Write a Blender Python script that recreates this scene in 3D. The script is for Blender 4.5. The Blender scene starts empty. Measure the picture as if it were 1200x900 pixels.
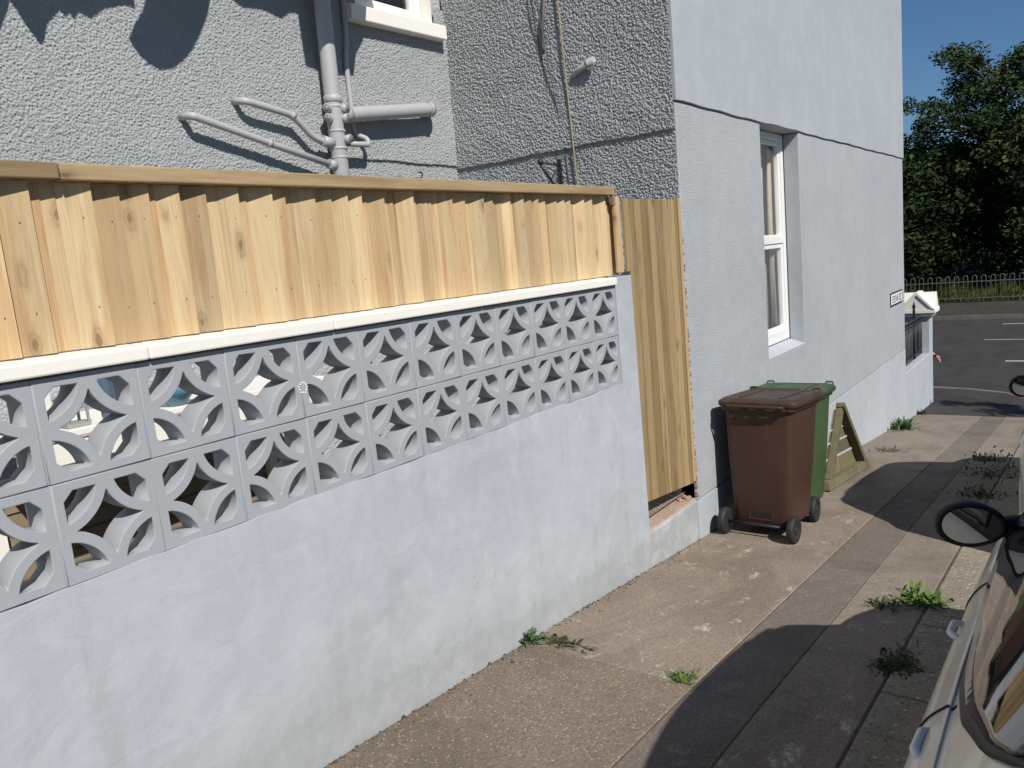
import bpy, bmesh, math, random
import numpy as np
from mathutils import Vector, Matrix
random.seed(11); rng = np.random.default_rng(7)
R = math.radians
SC = bpy.context.scene; COL = SC.collection
# ------------------------------------------------------------------ ground profile (street falls towards the main road)
GX = [-60, -3, 0, 1.66, 3, 4.47, 5.49, 10.126, 13.2, 15.13, 16.5, 60]
GZ = [3.0, -1.37, -1.665, -1.82, -1.93, -2.075, -2.175, -2.655, -2.98, -3.20, -3.3, -3.3]
def gz(x): return float(np.interp(x, GX, GZ))
D = 2.3374      # distance of the street face of wall and house from the camera
# ------------------------------------------------------------------ material helpers
class NT:
    def __init__(s, name):
        s.m = bpy.data.materials.new(name); s.m.use_nodes = True
        s.t = s.m.node_tree; s.b = s.t.nodes['Principled BSDF']; s.out = s.t.nodes['Material Output']
    def n(s, typ, **kw):
        nd = s.t.nodes.new(typ)
        for k, v in kw.items():
            if k.startswith('_'): setattr(nd, k[1:], v)
            else: nd.inputs[k.replace('__', ' ')].default_value = v
        return nd
    def l(s, a, b): s.t.links.new(a, b)
    def set(s, **kw):
        for k, v in kw.items(): s.b.inputs[k.replace('__', ' ')].default_value = v
        return s
    def coord(s, kind='Object', scale=(1, 1, 1), rand=False):
        tc = s.n('ShaderNodeTexCoord'); o = tc.outputs[kind]
        if rand:
            oi = s.n('ShaderNodeObjectInfo'); cx = s.n('ShaderNodeVectorMath', _operation='MULTIPLY')
            s.l(oi.outputs['Random'], cx.inputs[0]); cx.inputs[1].default_value = (37, 91, 53)
            ad = s.n('ShaderNodeVectorMath', _operation='ADD'); s.l(o, ad.inputs[0]); s.l(cx.outputs[0], ad.inputs[1]); o = ad.outputs[0]
        mp = s.n('ShaderNodeMapping'); mp.inputs['Scale'].default_value = scale; s.l(o, mp.inputs[0]); return mp.outputs[0]
    def noise(s, vec, scale, detail=4, rough=.55, dist=0):
        nd = s.n('ShaderNodeTexNoise', Scale=scale, Detail=detail, Roughness=rough, Distortion=dist); s.l(vec, nd.inputs['Vector']); return nd.outputs['Fac']
    def voro(s, vec, scale, feature='F1', rnd=1.0):
        nd = s.n('ShaderNodeTexVoronoi', _feature=feature, Scale=scale, Randomness=rnd); s.l(vec, nd.inputs['Vector']); return nd.outputs['Distance']
    def ramp(s, fac, stops, interp='LINEAR'):
        r = s.n('ShaderNodeValToRGB'); r.color_ramp.interpolation = interp; e = r.color_ramp.elements
        while len(e) < len(stops): e.new(.5)
        for el, (p, c) in zip(e, stops):
            el.position = p; el.color = (c, c, c, 1) if isinstance(c, (int, float)) else (*c, 1)
        s.l(fac, r.inputs[0]); return r.outputs[0]
    def mix(s, fac, a, b, mode='MIX'):
        nd = s.n('ShaderNodeMix', _data_type='RGBA', _blend_type=mode)
        for sock, v in ((nd.inputs[0], fac), (nd.inputs[6], a), (nd.inputs[7], b)):
            if isinstance(v, bpy.types.NodeSocket): s.l(v, sock)
            elif isinstance(v, (int, float)): sock.default_value = v
            else: sock.default_value = (*v, 1)
        return nd.outputs[2]
    def math(s, op, a, b=0.0):
        nd = s.n('ShaderNodeMath', _operation=op)
        for i, v in enumerate((a, b)):
            if isinstance(v, bpy.types.NodeSocket): s.l(v, nd.inputs[i])
            else: nd.inputs[i].default_value = v
        return nd.outputs[0]
    def color(s, c): s.l(c, s.b.inputs['Base Color']); return s
    def bump(s, h, strength, dist, prev=None):
        nd = s.n('ShaderNodeBump', Strength=strength, Distance=dist); s.l(h, nd.inputs['Height'])
        if prev: s.l(prev, nd.inputs['Normal'])
        s.l(nd.outputs[0], s.b.inputs['Normal']); return nd.outputs[0]

M = {}
def plain(name, col, rough=.6, metal=0, var=.12, scale=9, bump=0, coat=0):
    t = NT(name); t.set(Roughness=rough, Metallic=metal, Coat__Weight=coat)
    v = t.coord(rand=True); f = t.noise(v, scale, 5, .6)
    t.color(t.mix(f, tuple(c*(1-var) for c in col), tuple(min(1, c*(1+var)) for c in col)))
    if bump: t.bump(t.noise(v, 140, 3), bump, .004)
    M[name] = t.m; return t
PAINT = (.42, .448, .48)
def paint_wall(name, base, cell, amp, big=.25, stain=.25, grain=True, splash=0):
    t = NT(name); t.set(Roughness=.82, Specular__IOR__Level=.25)
    v = t.coord('Object')
    a = t.noise(v, .9, 5, .6); b = t.noise(v, 5.5, 6, .65, .6); c = t.noise(t.coord('Object', (5, 5, 1.1)), 1.0, 6, .7)
    col = t.mix(t.ramp(a, [(.3, 0), (.7, 1)]), tuple(x*(1-.10*stain*2) for x in base), tuple(x*(1+.06) for x in base))
    col = t.mix(t.math('MULTIPLY', t.ramp(b, [(.46, 0), (.66, 1)]), .5*stain), col, (.56, .585, .61))
    col = t.mix(t.math('MULTIPLY', t.ramp(c, [(.52, 0), (.75, 1)]), .8*stain), col, (.31, .315, .31))
    if splash:
        sp = t.n('ShaderNodeSeparateXYZ'); t.l(v, sp.inputs[0]); h = t.math('ADD', sp.outputs[2], t.math('MULTIPLY', sp.outputs[0], .105))
        h = t.math('ADD', h, t.math('MULTIPLY', t.noise(v, 3.5, 7, .7), -.34)); k = t.ramp(h, [(.0, 1), (.06, .45), (.15, 0)])
        k = t.math('MULTIPLY', k, t.ramp(t.noise(v, 14, 6, .7), [(.3, .35), (.65, 1)])); col = t.mix(t.math('MULTIPLY', k, splash), col, (.27, .285, .25))
        cr_ = t.n('ShaderNodeTexVoronoi', _feature='DISTANCE_TO_EDGE', Scale=1.1); dv = t.n('ShaderNodeVectorMath', _operation='ADD'); t.l(v, dv.inputs[0])
        nz = t.n('ShaderNodeTexNoise', Scale=4.0, Detail=6.0); t.l(v, nz.inputs['Vector']); t.l(nz.outputs['Color'], dv.inputs[1]); t.l(dv.outputs[0], cr_.inputs['Vector'])
        ck = t.math('MULTIPLY', t.ramp(cr_.outputs['Distance'], [(.0, 1), (.004, 0)]), t.ramp(t.noise(v, 1.6, 3), [(.56, 0), (.62, 1)])); col = t.mix(t.math('MULTIPLY', ck, .45), col, (.20, .21, .20))
    t.color(col)
    nrm = None
    if big: nrm = t.bump(t.noise(t.coord('Object', (1, 1, 1.6)), 3.2, 6, .5, 1.2), big, .02)
    if grain:
        vo = t.voro(v, cell); inv = t.math('SUBTRACT', 1.0, vo); ns = t.noise(v, cell*.45, 4, .7)
        t.bump(t.math('ADD', inv, ns), amp, .006, nrm)
    M[name] = t.m
paint_wall('smooth_render', (.41, .44, .465), 160, .08, .2, .42)
paint_wall('gable_render', (.395, .417, .432), 150, .65, .10, .34)
paint_wall('band_render', (.385, .412, .43), 170, .25, .14, .30)
paint_wall('block_paint', (.325, .34, .355), 220, .12, .12, .10)
paint_wall('roughcast', (.365, .38, .38), 330, .5, 0, .16)
paint_wall('roughcast_far', (.40, .415, .43), 52, 1.0, 0, .16)
paint_wall('garden_render', PAINT, 160, .07, .24, .6, True, .5)
paint_wall('step_face', (.40, .42, .42), 120, .3, .2, 1.0)
plain('pipe_grey', (.40, .40, .405), .45, 0, .06, 14)
plain('white_masonry', (.80, .77, .70), .7, 0, .05, 12, .15)
plain('upvc', (.80, .80, .78), .3, 0, .02)
plain('black_iron', (.015, .015, .017), .5, 0, .2)
plain('cable', (.10, .10, .09), .6); plain('cable_ochre', (.30, .27, .15), .7)
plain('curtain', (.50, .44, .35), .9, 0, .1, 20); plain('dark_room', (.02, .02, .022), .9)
plain('slate', (.09, .09, .10), .7, 0, .25, 6)
plain('rubber', (.018, .018, .019), .65, 0, .3, 20); plain('trim_black', (.010, .010, .010), .55)
plain('caster_blue', (.12, .16, .25), .9); plain('caster_white', (.7, .68, .66), .9); plain('caster_red', (.3, .08, .07), .9)
plain('rope', (.5, .48, .42), .9)
plain('denim', (.012, .013, .018), .9); plain('jumper', (.02, .022, .03), .9); plain('skin', (.50, .25, .17), .5); plain('hair', (.03, .02, .012), .7); plain('sole', (.8, .8, .8), .5)
plain('white_paint', (.80, .78, .73), .5, 0, .03); plain('ceramic_blue', (.10, .22, .30), .15); plain('ceramic', (.55, .56, .50), .2)
plain('bottle_blue', (.07, .12, .17), .1); plain('stone_grey', (.3, .3, .29), .8)
plain('bark', (.075, .06, .045), .9, 0, .35, 12)
plain('rail_steel', (.17, .18, .17), .5, .3, .2)
plain('wood_weathered', (.24, .19, .125), .8, 0, .35, 14)
plain('lamp_clear', (.6, .6, .58), .1, .4); plain('lamp_red', (.3, .01, .01), .15)
plain('white_plastic', (.75, .75, .74), .35, 0, .05)
plain('nail_steel', (.30, .21, .12), .5, .3); plain('net_curtain', (.55, .55, .54), .9, 0, .12, 14); plain('hub_silver', (.45, .45, .45), .35, .8)
plain('steel_ring', (.7, .7, .68), .3, .6)
t = NT('window_glass'); g = t.n('ShaderNodeBsdfGlossy', Roughness=.02); tr = t.n('ShaderNodeBsdfTransparent'); lw = t.n('ShaderNodeLayerWeight', Blend=.5); fr = t.n('ShaderNodeMath', _operation='MULTIPLY_ADD'); t.l(t.math('POWER', lw.outputs['Facing'], 5.0), fr.inputs[0]); fr.inputs[1].default_value = .92; fr.inputs[2].default_value = .05
mx = t.n('ShaderNodeMixShader'); t.l(fr.outputs[0], mx.inputs[0]); t.l(tr.outputs[0], mx.inputs[1]); t.l(g.outputs[0], mx.inputs[2]); t.l(mx.outputs[0], t.out.inputs[0]); M['window_glass'] = t.m
t = NT('car_glass'); t.set(Base__Color=(.012, .014, .015, 1), Roughness=.03, IOR=1.6, Coat__Weight=.5); M['car_glass'] = t.m
t = NT('mirror_glass'); t.set(Base__Color=(.55, .58, .60, 1), Roughness=.015, Metallic=1); M['mirror_glass'] = t.m
def carpaint(name, col):
    t = NT(name); t.set(Metallic=.12, Roughness=.38, Coat__Weight=.5, Coat__Roughness=.06)
    v = t.coord('Object'); f = t.noise(v, 7, 6, .7); t.color(t.mix(t.ramp(f, [(.35, 0), (.75, 1)]), col, tuple(c*.86 for c in col)))
    t.l(t.ramp(t.noise(v, 3, 6, .7), [(.3, .26), (.7, .42)]), t.b.inputs['Roughness']); M[name] = t.m
carpaint('champagne_paint', (.74, .70, .60)); carpaint('silver_paint', (.62, .63, .60))
def wood(name, c1, c2, c3, fine=1.0, green=0, ax=2):
    sc = lambda a, b: tuple((a if i != ax else b) for i in range(3))
    t = NT(name); t.set(Roughness=.72, Specular__IOR__Level=.3)
    v = t.coord('Object', sc(1, .035), True); v2 = t.coord('Object', (1, 1, 1), True); v3 = t.coord('Object', (1, .3, .42) if ax == 2 else (.42, .3, 1), True)
    g = t.noise(v, 46, 5, .6, 2.2); g2 = t.noise(v, 190, 3, .6); band = t.noise(t.coord('Object', sc(1, .07), True), 15, 4, .6)
    col = t.mix(t.ramp(g, [(.3, 0), (.7, 1)]), c1, c2)
    col = t.mix(t.math('MULTIPLY', t.ramp(band, [(.50, 0), (.66, 1)]), .72), col, c3)
    col = t.mix(t.math('MULTIPLY', t.ramp(g2, [(.5, 0), (.72, 1)]), .25), col, tuple(x*.55 for x in c3))
    kn = t.math('ADD', t.voro(v3, 9.0), t.math('MULTIPLY', t.math('SUBTRACT', t.noise(v2, 30, 4, .6), .5), .16)); k1 = t.ramp(kn, [(.0, 1), (.06, .95), (.10, .3), (.13, .55), (.17, .2), (.27, 0)])
    col = t.mix(t.math('MULTIPLY', k1, .8), col, tuple(x*.38 for x in c3))
    oi = t.n('ShaderNodeObjectInfo'); rr = t.ramp(oi.outputs['Random'], [(0, .72), (1, 1.2)])
    hue = t.ramp(t.math('FRACT', t.math('MULTIPLY', oi.outputs['Random'], 7.31)), [(.35, 0), (1, 1)]); col = t.mix(t.math('MULTIPLY', hue, .45), col, c3)
    col = t.mix(1.0, col, rr, 'MULTIPLY')
    if green: col = t.mix(t.math('MULTIPLY', t.ramp(t.noise(v2, 5, 5, .6), [(.42, 0), (.62, 1)]), green), col, (.095, .11, .045))
    t.color(col); t.bump(t.math('ADD', g, t.math('MULTIPLY', g2, .5)), .25*fine, .003); M[name] = t.m
wood('fence_timber', (.63, .485, .285), (.51, .38, .205), (.42, .24, .11), 1.5)
wood('rail_timber', (.37, .27, .15), (.30, .215, .12), (.22, .145, .075), 1.0, 0, 0)
wood('gate_timber', (.41, .30, .16), (.32, .225, .11), (.22, .145, .066), 1.8)
wood('pallet_timber', (.20, .165, .10), (.15, .125, .078), (.10, .08, .05), 1.5, .45)
def ground(name, c1, c2, c3, sp, speck=.0, speckc=(.5, .45, .38), bump=.35, patch=0.0, patchc=(.5, .45, .38), spn=.0):
    t = NT(name); t.set(Roughness=.9, Specular__IOR__Level=.2)
    v = t.coord('Object'); a = t.noise(v, 1.3, 6, .65); b = t.noise(v, 7, 6, .7); f = t.noise(v, 70, 5, .75)
    col = t.mix(t.ramp(a, [(.3, 0), (.7, 1)]), c1, c2); col = t.mix(t.math('MULTIPLY', t.ramp(b, [(.4, 0), (.75, 1)]), .6), col, c3)
    col = t.mix(.6, col, t.mix(t.ramp(f, [(.3, 0), (.7, 1)]), tuple(x*.45 for x in c1), tuple(x*1.45 for x in c2)))
    big = t.noise(t.coord('Object', (.8, 1.3, 1)), 1.1, 7, .7, .8); col = t.mix(t.math('MULTIPLY', t.ramp(big, [(.44, 0), (.60, 1)]), .42), col, tuple(x*.52 for x in c1))
    if speck:
        vo = t.n('ShaderNodeTexVoronoi', Scale=sp); t.l(v, vo.inputs['Vector'])
        sep = t.n('ShaderNodeSeparateColor'); t.l(vo.outputs['Color'], sep.inputs[0])
        m = t.math('MULTIPLY', t.ramp(sep.outputs[0], [(.72, 0), (.80, 1)]), t.ramp(vo.outputs['Distance'], [(.25, 1), (.42, 0)]))
        col = t.mix(t.math('MULTIPLY', m, speck), col, speckc)
        m2 = t.math('MULTIPLY', t.ramp(sep.outputs[1], [(.6, 0), (.7, 1)]), t.ramp(vo.outputs['Distance'], [(.25, 1), (.42, 0)]))
        col = t.mix(t.math('MULTIPLY', m2, speck*.7), col, tuple(x*.35 for x in c1))
    if patch:
        p = t.math('MULTIPLY', t.ramp(t.noise(t.coord('Object', (1, 1.5, 1)), 4.5, 8, .75, .5), [(.57, 0), (.66, 1)]), t.ramp(t.noise(v, 38, 4, .8), [(.4, 0), (.6, 1)]))
        col = t.mix(t.math('MULTIPLY', p, patch), col, patchc)
    t.color(col); n0 = t.bump(t.noise(v, 60, 6, .75), bump, .006)
    t.bump(t.voro(v, max(sp, 60)), bump*.6, .004, n0); M[name] = t.m
ground('speckled_slab', (.185, .145, .112), (.245, .195, .15), (.15, .12, .095), 85, .8, (.50, .44, .36), .5)
ground('concrete_slab', (.225, .178, .137), (.30, .245, .195), (.175, .142, .112), 90, .35, (.45, .40, .33), .4, 1.0, (.56, .51, .44))
ground('concrete_far', (.215, .178, .142), (.275, .23, .185), (.175, .147, .118), 90, .3, (.45, .40, .33), .35, .4, (.48, .43, .37))
ground('trench_patch', (.158, .133, .110), (.205, .172, .143), (.13, .111, .092), 90, .35, (.36, .33, .29), .4, .3)
ground('kerb_stone', (.27, .235, .18), (.34, .30, .23), (.18, .155, .12), 42, .9, (.52, .48, .40), 1.0)
ground('joint_dirt', (.085, .07, .05), (.13, .11, .08), (.06, .06, .035), 90, 0)
ground('asphalt', (.050, .048, .047), (.065, .062, .060), (.042, .041, .040), 90, .5, (.11, .11, .11), .5)
ground('tarmac_path', (.050, .046, .044), (.066, .060, .056), (.04, .038, .037), 90, .5, (.12, .11, .10), .5)
ground('kerb_concrete', (.15, .137, .118), (.195, .176, .15), (.12, .11, .098), 90, .2)
ground('earth', (.045, .045, .022), (.06, .058, .03), (.035, .038, .018), 40, .1)
ground('terracotta_sill', (.42, .30, .235), (.48, .36, .29), (.33, .235, .185), 80, .4, (.55, .42, .34), .35)
ground('brick_raw', (.36, .22, .16), (.44, .30, .23), (.28, .17, .12), 70, .6, (.6, .5, .42), 1.0)
def plastic(name, c, fade, scr):
    t = NT(name); t.set(Roughness=.55, Specular__IOR__Level=.3)
    v = t.coord('Object'); a = t.noise(v, 3.0, 5, .6); st = t.noise(t.coord('Object', (16, 16, 1.3)), 1.0, 5, .7)
    col = t.mix(t.ramp(a, [(.35, 0), (.75, 1)]), c, fade); col = t.mix(t.math('MULTIPLY', t.ramp(st, [(.56, 0), (.8, 1)]), .5), col, scr)
    sc = t.noise(t.coord('Object', (40, 40, 5)), 1.2, 6, .8); col = t.mix(t.math('MULTIPLY', t.ramp(sc, [(.66, 0), (.72, 1)]), .35), col, (.30, .24, .20))
    t.color(col); t.l(t.ramp(a, [(.3, .40), (.7, .6)]), t.b.inputs['Roughness']); t.bump(t.noise(v, 180, 3), .08, .002); M[name] = t.m
plastic('brown_plastic', (.056, .029, .0195), (.074, .037, .024), (.085, .05, .04))
plastic('brown_lid', (.047, .028, .019), (.064, .038, .027), (.10, .08, .065))
plastic('green_plastic', (.05, .088, .034), (.065, .112, .043), (.10, .125, .08))
plastic('green_lid', (.04, .07, .032), (.055, .088, .042), (.12, .14, .10))
def leafmat(name, c1, c2):
    t = NT(name); t.set(Roughness=.8, Specular__IOR__Level=.12)
    g = t.n('ShaderNodeNewGeometry'); t.color(t.mix(g.outputs['Random Per Island'], c1, c2))
    M[name] = t.m
leafmat('leaf_dark', (.012, .024, .009), (.028, .045, .015)); leafmat('leaf_mid', (.024, .045, .014), (.05, .08, .026))
leafmat('leaf_olive', (.04, .055, .018), (.075, .09, .03)); leafmat('weed_green', (.07, .13, .028), (.14, .21, .06))
leafmat('weed_grey', (.06, .11, .05), (.11, .16, .085)); leafmat('grass_green', (.06, .085, .02), (.16, .15, .05)); leafmat('moss', (.035, .05, .015), (.07, .08, .03))

# ------------------------------------------------------------------ geometry helpers
def box(bm, x0, x1, y0, y1, z0, z1, mi=0):
    v = [bm.verts.new(p) for p in ((x0, y0, z0), (x1, y0, z0), (x1, y1, z0), (x0, y1, z0), (x0, y0, z1), (x1, y0, z1), (x1, y1, z1), (x0, y1, z1))]
    for f in ((0, 3, 2, 1), (4, 5, 6, 7), (0, 1, 5, 4), (1, 2, 6, 5), (2, 3, 7, 6), (3, 0, 4, 7)):
        bm.faces.new([v[i] for i in f]).material_index = mi
    return v
def hexa(bm, pts, mi=0):
    v = [bm.verts.new(p) for p in pts]
    for f in ((0, 3, 2, 1), (4, 5, 6, 7), (0, 1, 5, 4), (1, 2, 6, 5), (2, 3, 7, 6), (3, 0, 4, 7)):
        bm.faces.new([v[i] for i in f]).material_index = mi
def tube(bm, pts, r, seg=14, caps=True, mi=0):
    pts = [Vector(p) for p in pts]; rs = r if isinstance(r, (list, tuple)) else [r]*len(pts)
    rings = []; ref = None
    for i, p in enumerate(pts):
        t = (pts[min(i+1, len(pts)-1)]-pts[max(i-1, 0)]).normalized()
        if ref is None: ref = t.orthogonal().normalized()
        ref = (ref-t*ref.dot(t)).normalized(); b = t.cross(ref)
        rings.append([bm.verts.new(p+(ref*math.cos(2*math.pi*k/seg)+b*math.sin(2*math.pi*k/seg))*rs[i]) for k in range(seg)])
    for a, b in zip(rings, rings[1:]):
        for k in range(seg):
            f = bm.faces.new((a[k], a[(k+1) % seg], b[(k+1) % seg], b[k])); f.smooth = True; f.material_index = mi
    if caps:
        for rr, flip in ((rings[0], True), (rings[-1], False)):
            bm.faces.new(rr[::-1] if flip else rr).material_index = mi
def bend(pts, r=.05, n=5):
    pts = [Vector(p) for p in pts]; out = [pts[0]]
    for a, b, c in zip(pts, pts[1:], pts[2:]):
        q = min(r, (a-b).length*.45, (c-b).length*.45); p0 = b+(a-b).normalized()*q; p1 = b+(c-b).normalized()*q
        for k in range(n+1):
            t = k/n; out.append(p0*(1-t)**2+b*2*t*(1-t)+p1*t*t)
    return out+[pts[-1]]
def lathe(bm, prof, axis='Z', c=(0, 0, 0), seg=28, mi=0):
    rings = []
    for r, h in prof:
        ring = []
        for k in range(seg):
            a = 2*math.pi*k/seg; u, w = r*math.cos(a), r*math.sin(a)
            p = {'Z': (u, w, h), 'Y': (u, h, w), 'X': (h, u, w)}[axis]
            ring.append(bm.verts.new((p[0]+c[0], p[1]+c[1], p[2]+c[2])))
        rings.append(ring)
    for a, b in zip(rings, rings[1:]):
        for k in range(seg):
            f = bm.faces.new((a[k], a[(k+1) % seg], b[(k+1) % seg], b[k])); f.smooth = True; f.material_index = mi
    for rr in (rings[0], rings[-1]):
        try: bm.faces.new(rr).material_index = mi
        except ValueError: pass
def prism(bm, outline, p0, p1, plane='XZ', mi=0):
    """outline polygon in a plane, extruded between p0 and p1 on the third axis"""
    f = {'XZ': lambda a, b, h: (a, h, b), 'XY': lambda a, b, h: (a, b, h), 'YZ': lambda a, b, h: (h, a, b)}[plane]
    A = [bm.verts.new(f(a, b, p0)) for a, b in outline]; B = [bm.verts.new(f(a, b, p1)) for a, b in outline]
    bm.faces.new(A).material_index = mi; bm.faces.new(B[::-1]).material_index = mi
    for i in range(len(A)):
        j = (i+1) % len(A); bm.faces.new((A[i], B[i], B[j], A[j])).material_index = mi
WORLD = {}
def wloc(o): return WORLD.get(o.name, Vector((0, 0, 0))) if o else Vector((0, 0, 0))
def link(name, me, parent=None, origin=None, local=False):
    o = bpy.data.objects.new(name, me); COL.objects.link(o)
    if local: o.parent = parent; WORLD[o.name] = Vector((0, 0, 0)); return o
    if origin is None: origin = wloc(parent)
    origin = Vector(origin); me.transform(Matrix.Translation(-origin))
    o.parent = parent; o.location = origin-wloc(parent); WORLD[o.name] = origin.copy(); return o
def obj(name, bm, mats, parent=None, origin=None, bevel=0, local=False, smooth=None, seg=2):
    bmesh.ops.recalc_face_normals(bm, faces=bm.faces[:]); me = bpy.data.meshes.new(name); bm.to_mesh(me); bm.free()
    for m in (mats if isinstance(mats, (list, tuple)) else [mats]): me.materials.append(M[m])
    o = link(name, me, parent, origin, local)
    if bevel:
        b = o.modifiers.new('edge', 'BEVEL'); b.width = bevel; b.segments = seg; b.limit_method = 'ANGLE'; b.angle_limit = R(35); b.harden_normals = False
    return o
def meshobj(name, verts, faces, mats, parent=None, origin=None, smooth=False, mi=None, local=False):
    me = bpy.data.meshes.new(name)
    if isinstance(faces, np.ndarray):
        vv, ff = np.asarray(verts, np.float32), faces.astype(np.int32); me.vertices.add(len(vv)); me.vertices.foreach_set('co', vv.ravel()); me.loops.add(ff.size); me.loops.foreach_set('vertex_index', ff.ravel())
        me.polygons.add(len(ff)); me.polygons.foreach_set('loop_start', np.arange(0, ff.size, ff.shape[1], dtype=np.int32)); me.update(calc_edges=True)
    else: me.from_pydata(np.asarray(verts).tolist(), [], [list(map(int, f)) for f in faces])
    for m in (mats if isinstance(mats, (list, tuple)) else [mats]): me.materials.append(M[m])
    if mi is not None: me.polygons.foreach_set('material_index', np.asarray(mi, dtype=np.int32))
    if smooth: me.polygons.foreach_set('use_smooth', np.ones(len(me.polygons), dtype=bool))
    me.update(); return link(name, me, parent, origin, local)
def tag(o, label, cat, group=None, kind=None):
    o['label'] = label; o['category'] = cat
    if group: o['group'] = group
    if kind: o['kind'] = kind
    return o
def thing(name, loc, label, cat, group=None, rz=0):
    o = bpy.data.objects.new(name, None); COL.objects.link(o); o.location = loc; o.rotation_euler = (0, 0, rz); o.empty_display_size = .1
    WORLD[o.name] = Vector(loc); return tag(o, label, cat, group)
def struct(o): o['kind'] = 'structure'; return o
BM = bmesh.new

# ------------------------------------------------------------------ terrain, roads, pavements
def strip(bm, xs, y0, y1, dz=0.0, mi=0, zf=gz):
    a = [bm.verts.new((x, y0, zf(x)+dz)) for x in xs]; b = [bm.verts.new((x, y1, zf(x)+dz)) for x in xs]
    for i in range(len(xs)-1):
        f = bm.faces.new((a[i], a[i+1], b[i+1], b[i])); f.material_index = mi
def slab(bm, x0, x1, y0, y1, mi, dz=0.0, th=.03):
    xs = [x0]+[x for x in GX if x0+.05 < x < x1-.05]+[x1]
    for a, b in zip(xs, xs[1:]):
        hexa(bm, [(a, y0, gz(a)+dz-th), (b, y0, gz(b)+dz-th), (b, y1, gz(b)+dz-th), (a, y1, gz(a)+dz-th), (a, y0, gz(a)+dz), (b, y0, gz(b)+dz), (b, y1, gz(b)+dz), (a, y1, gz(a)+dz)], mi)
bm = BM(); strip(bm, [-60, -3, 0, 1.66, 3, 4.47, 5.49, 10.126, 13.2, 15.13, 16.5, 60, 500], -260, 260, -.42); struct(obj('ground', bm, 'earth'))
bm = BM(); g = .005
cuts = {0: [-12, -6.5, -2.2, 3.01, 6.9, 11.05, 14.22], 1: [-12, -5, 1.2, 7.4, 13.1, 14.24], 2: [-12, -4, .6, 4.35, 8.75, 12.6, 14.26]}
rows = {0: (1.41, D-.007, 0, 0), 1: (1.10, 1.41, 1, -.003), 2: (.725, 1.10, 0, -.001)}
for k, (y0, y1, kind, dz) in rows.items():
    for a, b in zip(cuts[k], cuts[k][1:]):
        mi = {0: (0 if b <= 3.02 else 1 if b < 7.5 else 2), 1: 3, 2: (1 if b < 5 else 2)}[k]
        slab(bm, a+g/2, b-g/2, y0+g/2, y1-g/2, mi, dz)
struct(obj('pavement', bm, ['speckled_slab', 'concrete_slab', 'concrete_far', 'trench_patch'], bevel=.004, seg=1))
bm = BM(); strip(bm, [-12]+[x for x in GX if -12 < x < 14.3]+[14.3], .40, D+.02, -.006); struct(obj('pavement_joints', bm, 'joint_dirt'))
bm = BM()
for i in range(29):
    x = -12+.905*i
    slab(bm, x+.005, x+.900, .42, .717, 0, random.uniform(-.003, .003), .24)
struct(obj('kerb', bm, 'kerb_stone', bevel=.012))
ROADZ = -3.42
def rz(x): return gz(x)-.115 if x < 15 else float(np.interp(x, [15, 17.6, 60], [gz(15)-.115, ROADZ, ROADZ]))
bm = BM(); strip(bm, [-60, -3, 0, 1.66, 3, 4.47, 5.49, 10.126, 13.2, 15, 16.3, 17.7], -5.6, .45, 0, 0, rz); struct(obj('side_road', bm, 'asphalt'))
bm = BM(); strip(bm, [17.7, 31.5], -90, 90, 0, 0, lambda x: ROADZ); struct(obj('main_road', bm, 'asphalt'))
# footway of the main road with its rounded kerb at the junction
def footline(off):
    pts = [(17.78+off, 60), (17.76+off, 3.4), (17.72+off, 2.6), (17.58+off*.95, 1.95), (17.28+off*.8, 1.35), (16.78+off*.6, .98-off*.6), (16.1+off*.3, .78-off*.9), (15.2, .72-off)]
    return pts
bm = BM(); o1 = footline(0); poly = [(14.27, 60), (14.27, .72)]+o1[::-1]
vt = [bm.verts.new((x, y, gz(x)-.002)) for x, y in poly]; bm.faces.new(vt); struct(obj('footway', bm, 'tarmac_path'))
bm = BM(); o2 = footline(.16)
for (a, b), (c, d_) in zip(zip(o1, o1[1:]), zip(o2, o2[1:])):
    def q(p, z): return (p[0], p[1], (gz(p[0]) if z else gz(p[0])-.3)+(0.004 if z else 0))
    hexa(bm, [q(a, 0), q(b, 0), q(d_, 0), q(c, 0), q(a, 1), q(b, 1), q(d_, 1), q(c, 1)])
struct(obj('junction_kerb', bm, 'kerb_concrete', bevel=.01))
bm = BM()
def mark(x0, x1, y0, y1): 
    v = [bm.verts.new(p) for p in ((x0, y0, ROADZ+.004), (x1, y0, ROADZ+.004), (x1, y1, ROADZ+.004), (x0, y1, ROADZ+.004))]; bm.faces.new(v)
for i in range(-6, 7):
    mark(21.95, 22.09, 1.72+i*6-4.0, 1.72+i*6); mark(25.95, 26.03, 2.55+i*7-4.2, 2.55+i*7); mark(29.8, 29.92, 2.4+i*6-3, 2.4+i*6)
ROADPAINT = NT('road_paint'); ROADPAINT.set(Roughness=.7)
fz = ROADPAINT.noise(ROADPAINT.coord('Object'), 40, 6, .8); ROADPAINT.color(ROADPAINT.mix(ROADPAINT.ramp(fz, [(.4, 0), (.6, 1)]), (.62, .62, .60), (.36, .36, .35))); M['road_paint'] = ROADPAINT.m
struct(obj('road_markings', bm, 'road_paint'))
bm = BM(); hexa(bm, [(31.5, -90, -3.7), (31.64, -90, -3.7), (31.64, 90, -3.7), (31.5, 90, -3.7), (31.5, -90, -3.29), (31.64, -90, -3.29), (31.64, 90, -3.29), (31.5, 90, -3.29)]); struct(obj('far_kerb', bm, 'kerb_concrete'))
bm = BM(); strip(bm, [31.64, 36.2], -90, 90, 0, 0, lambda x: -3.295+(x-31.64)*.012); struct(obj('far_pavement', bm, 'tarmac_path'))
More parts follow.
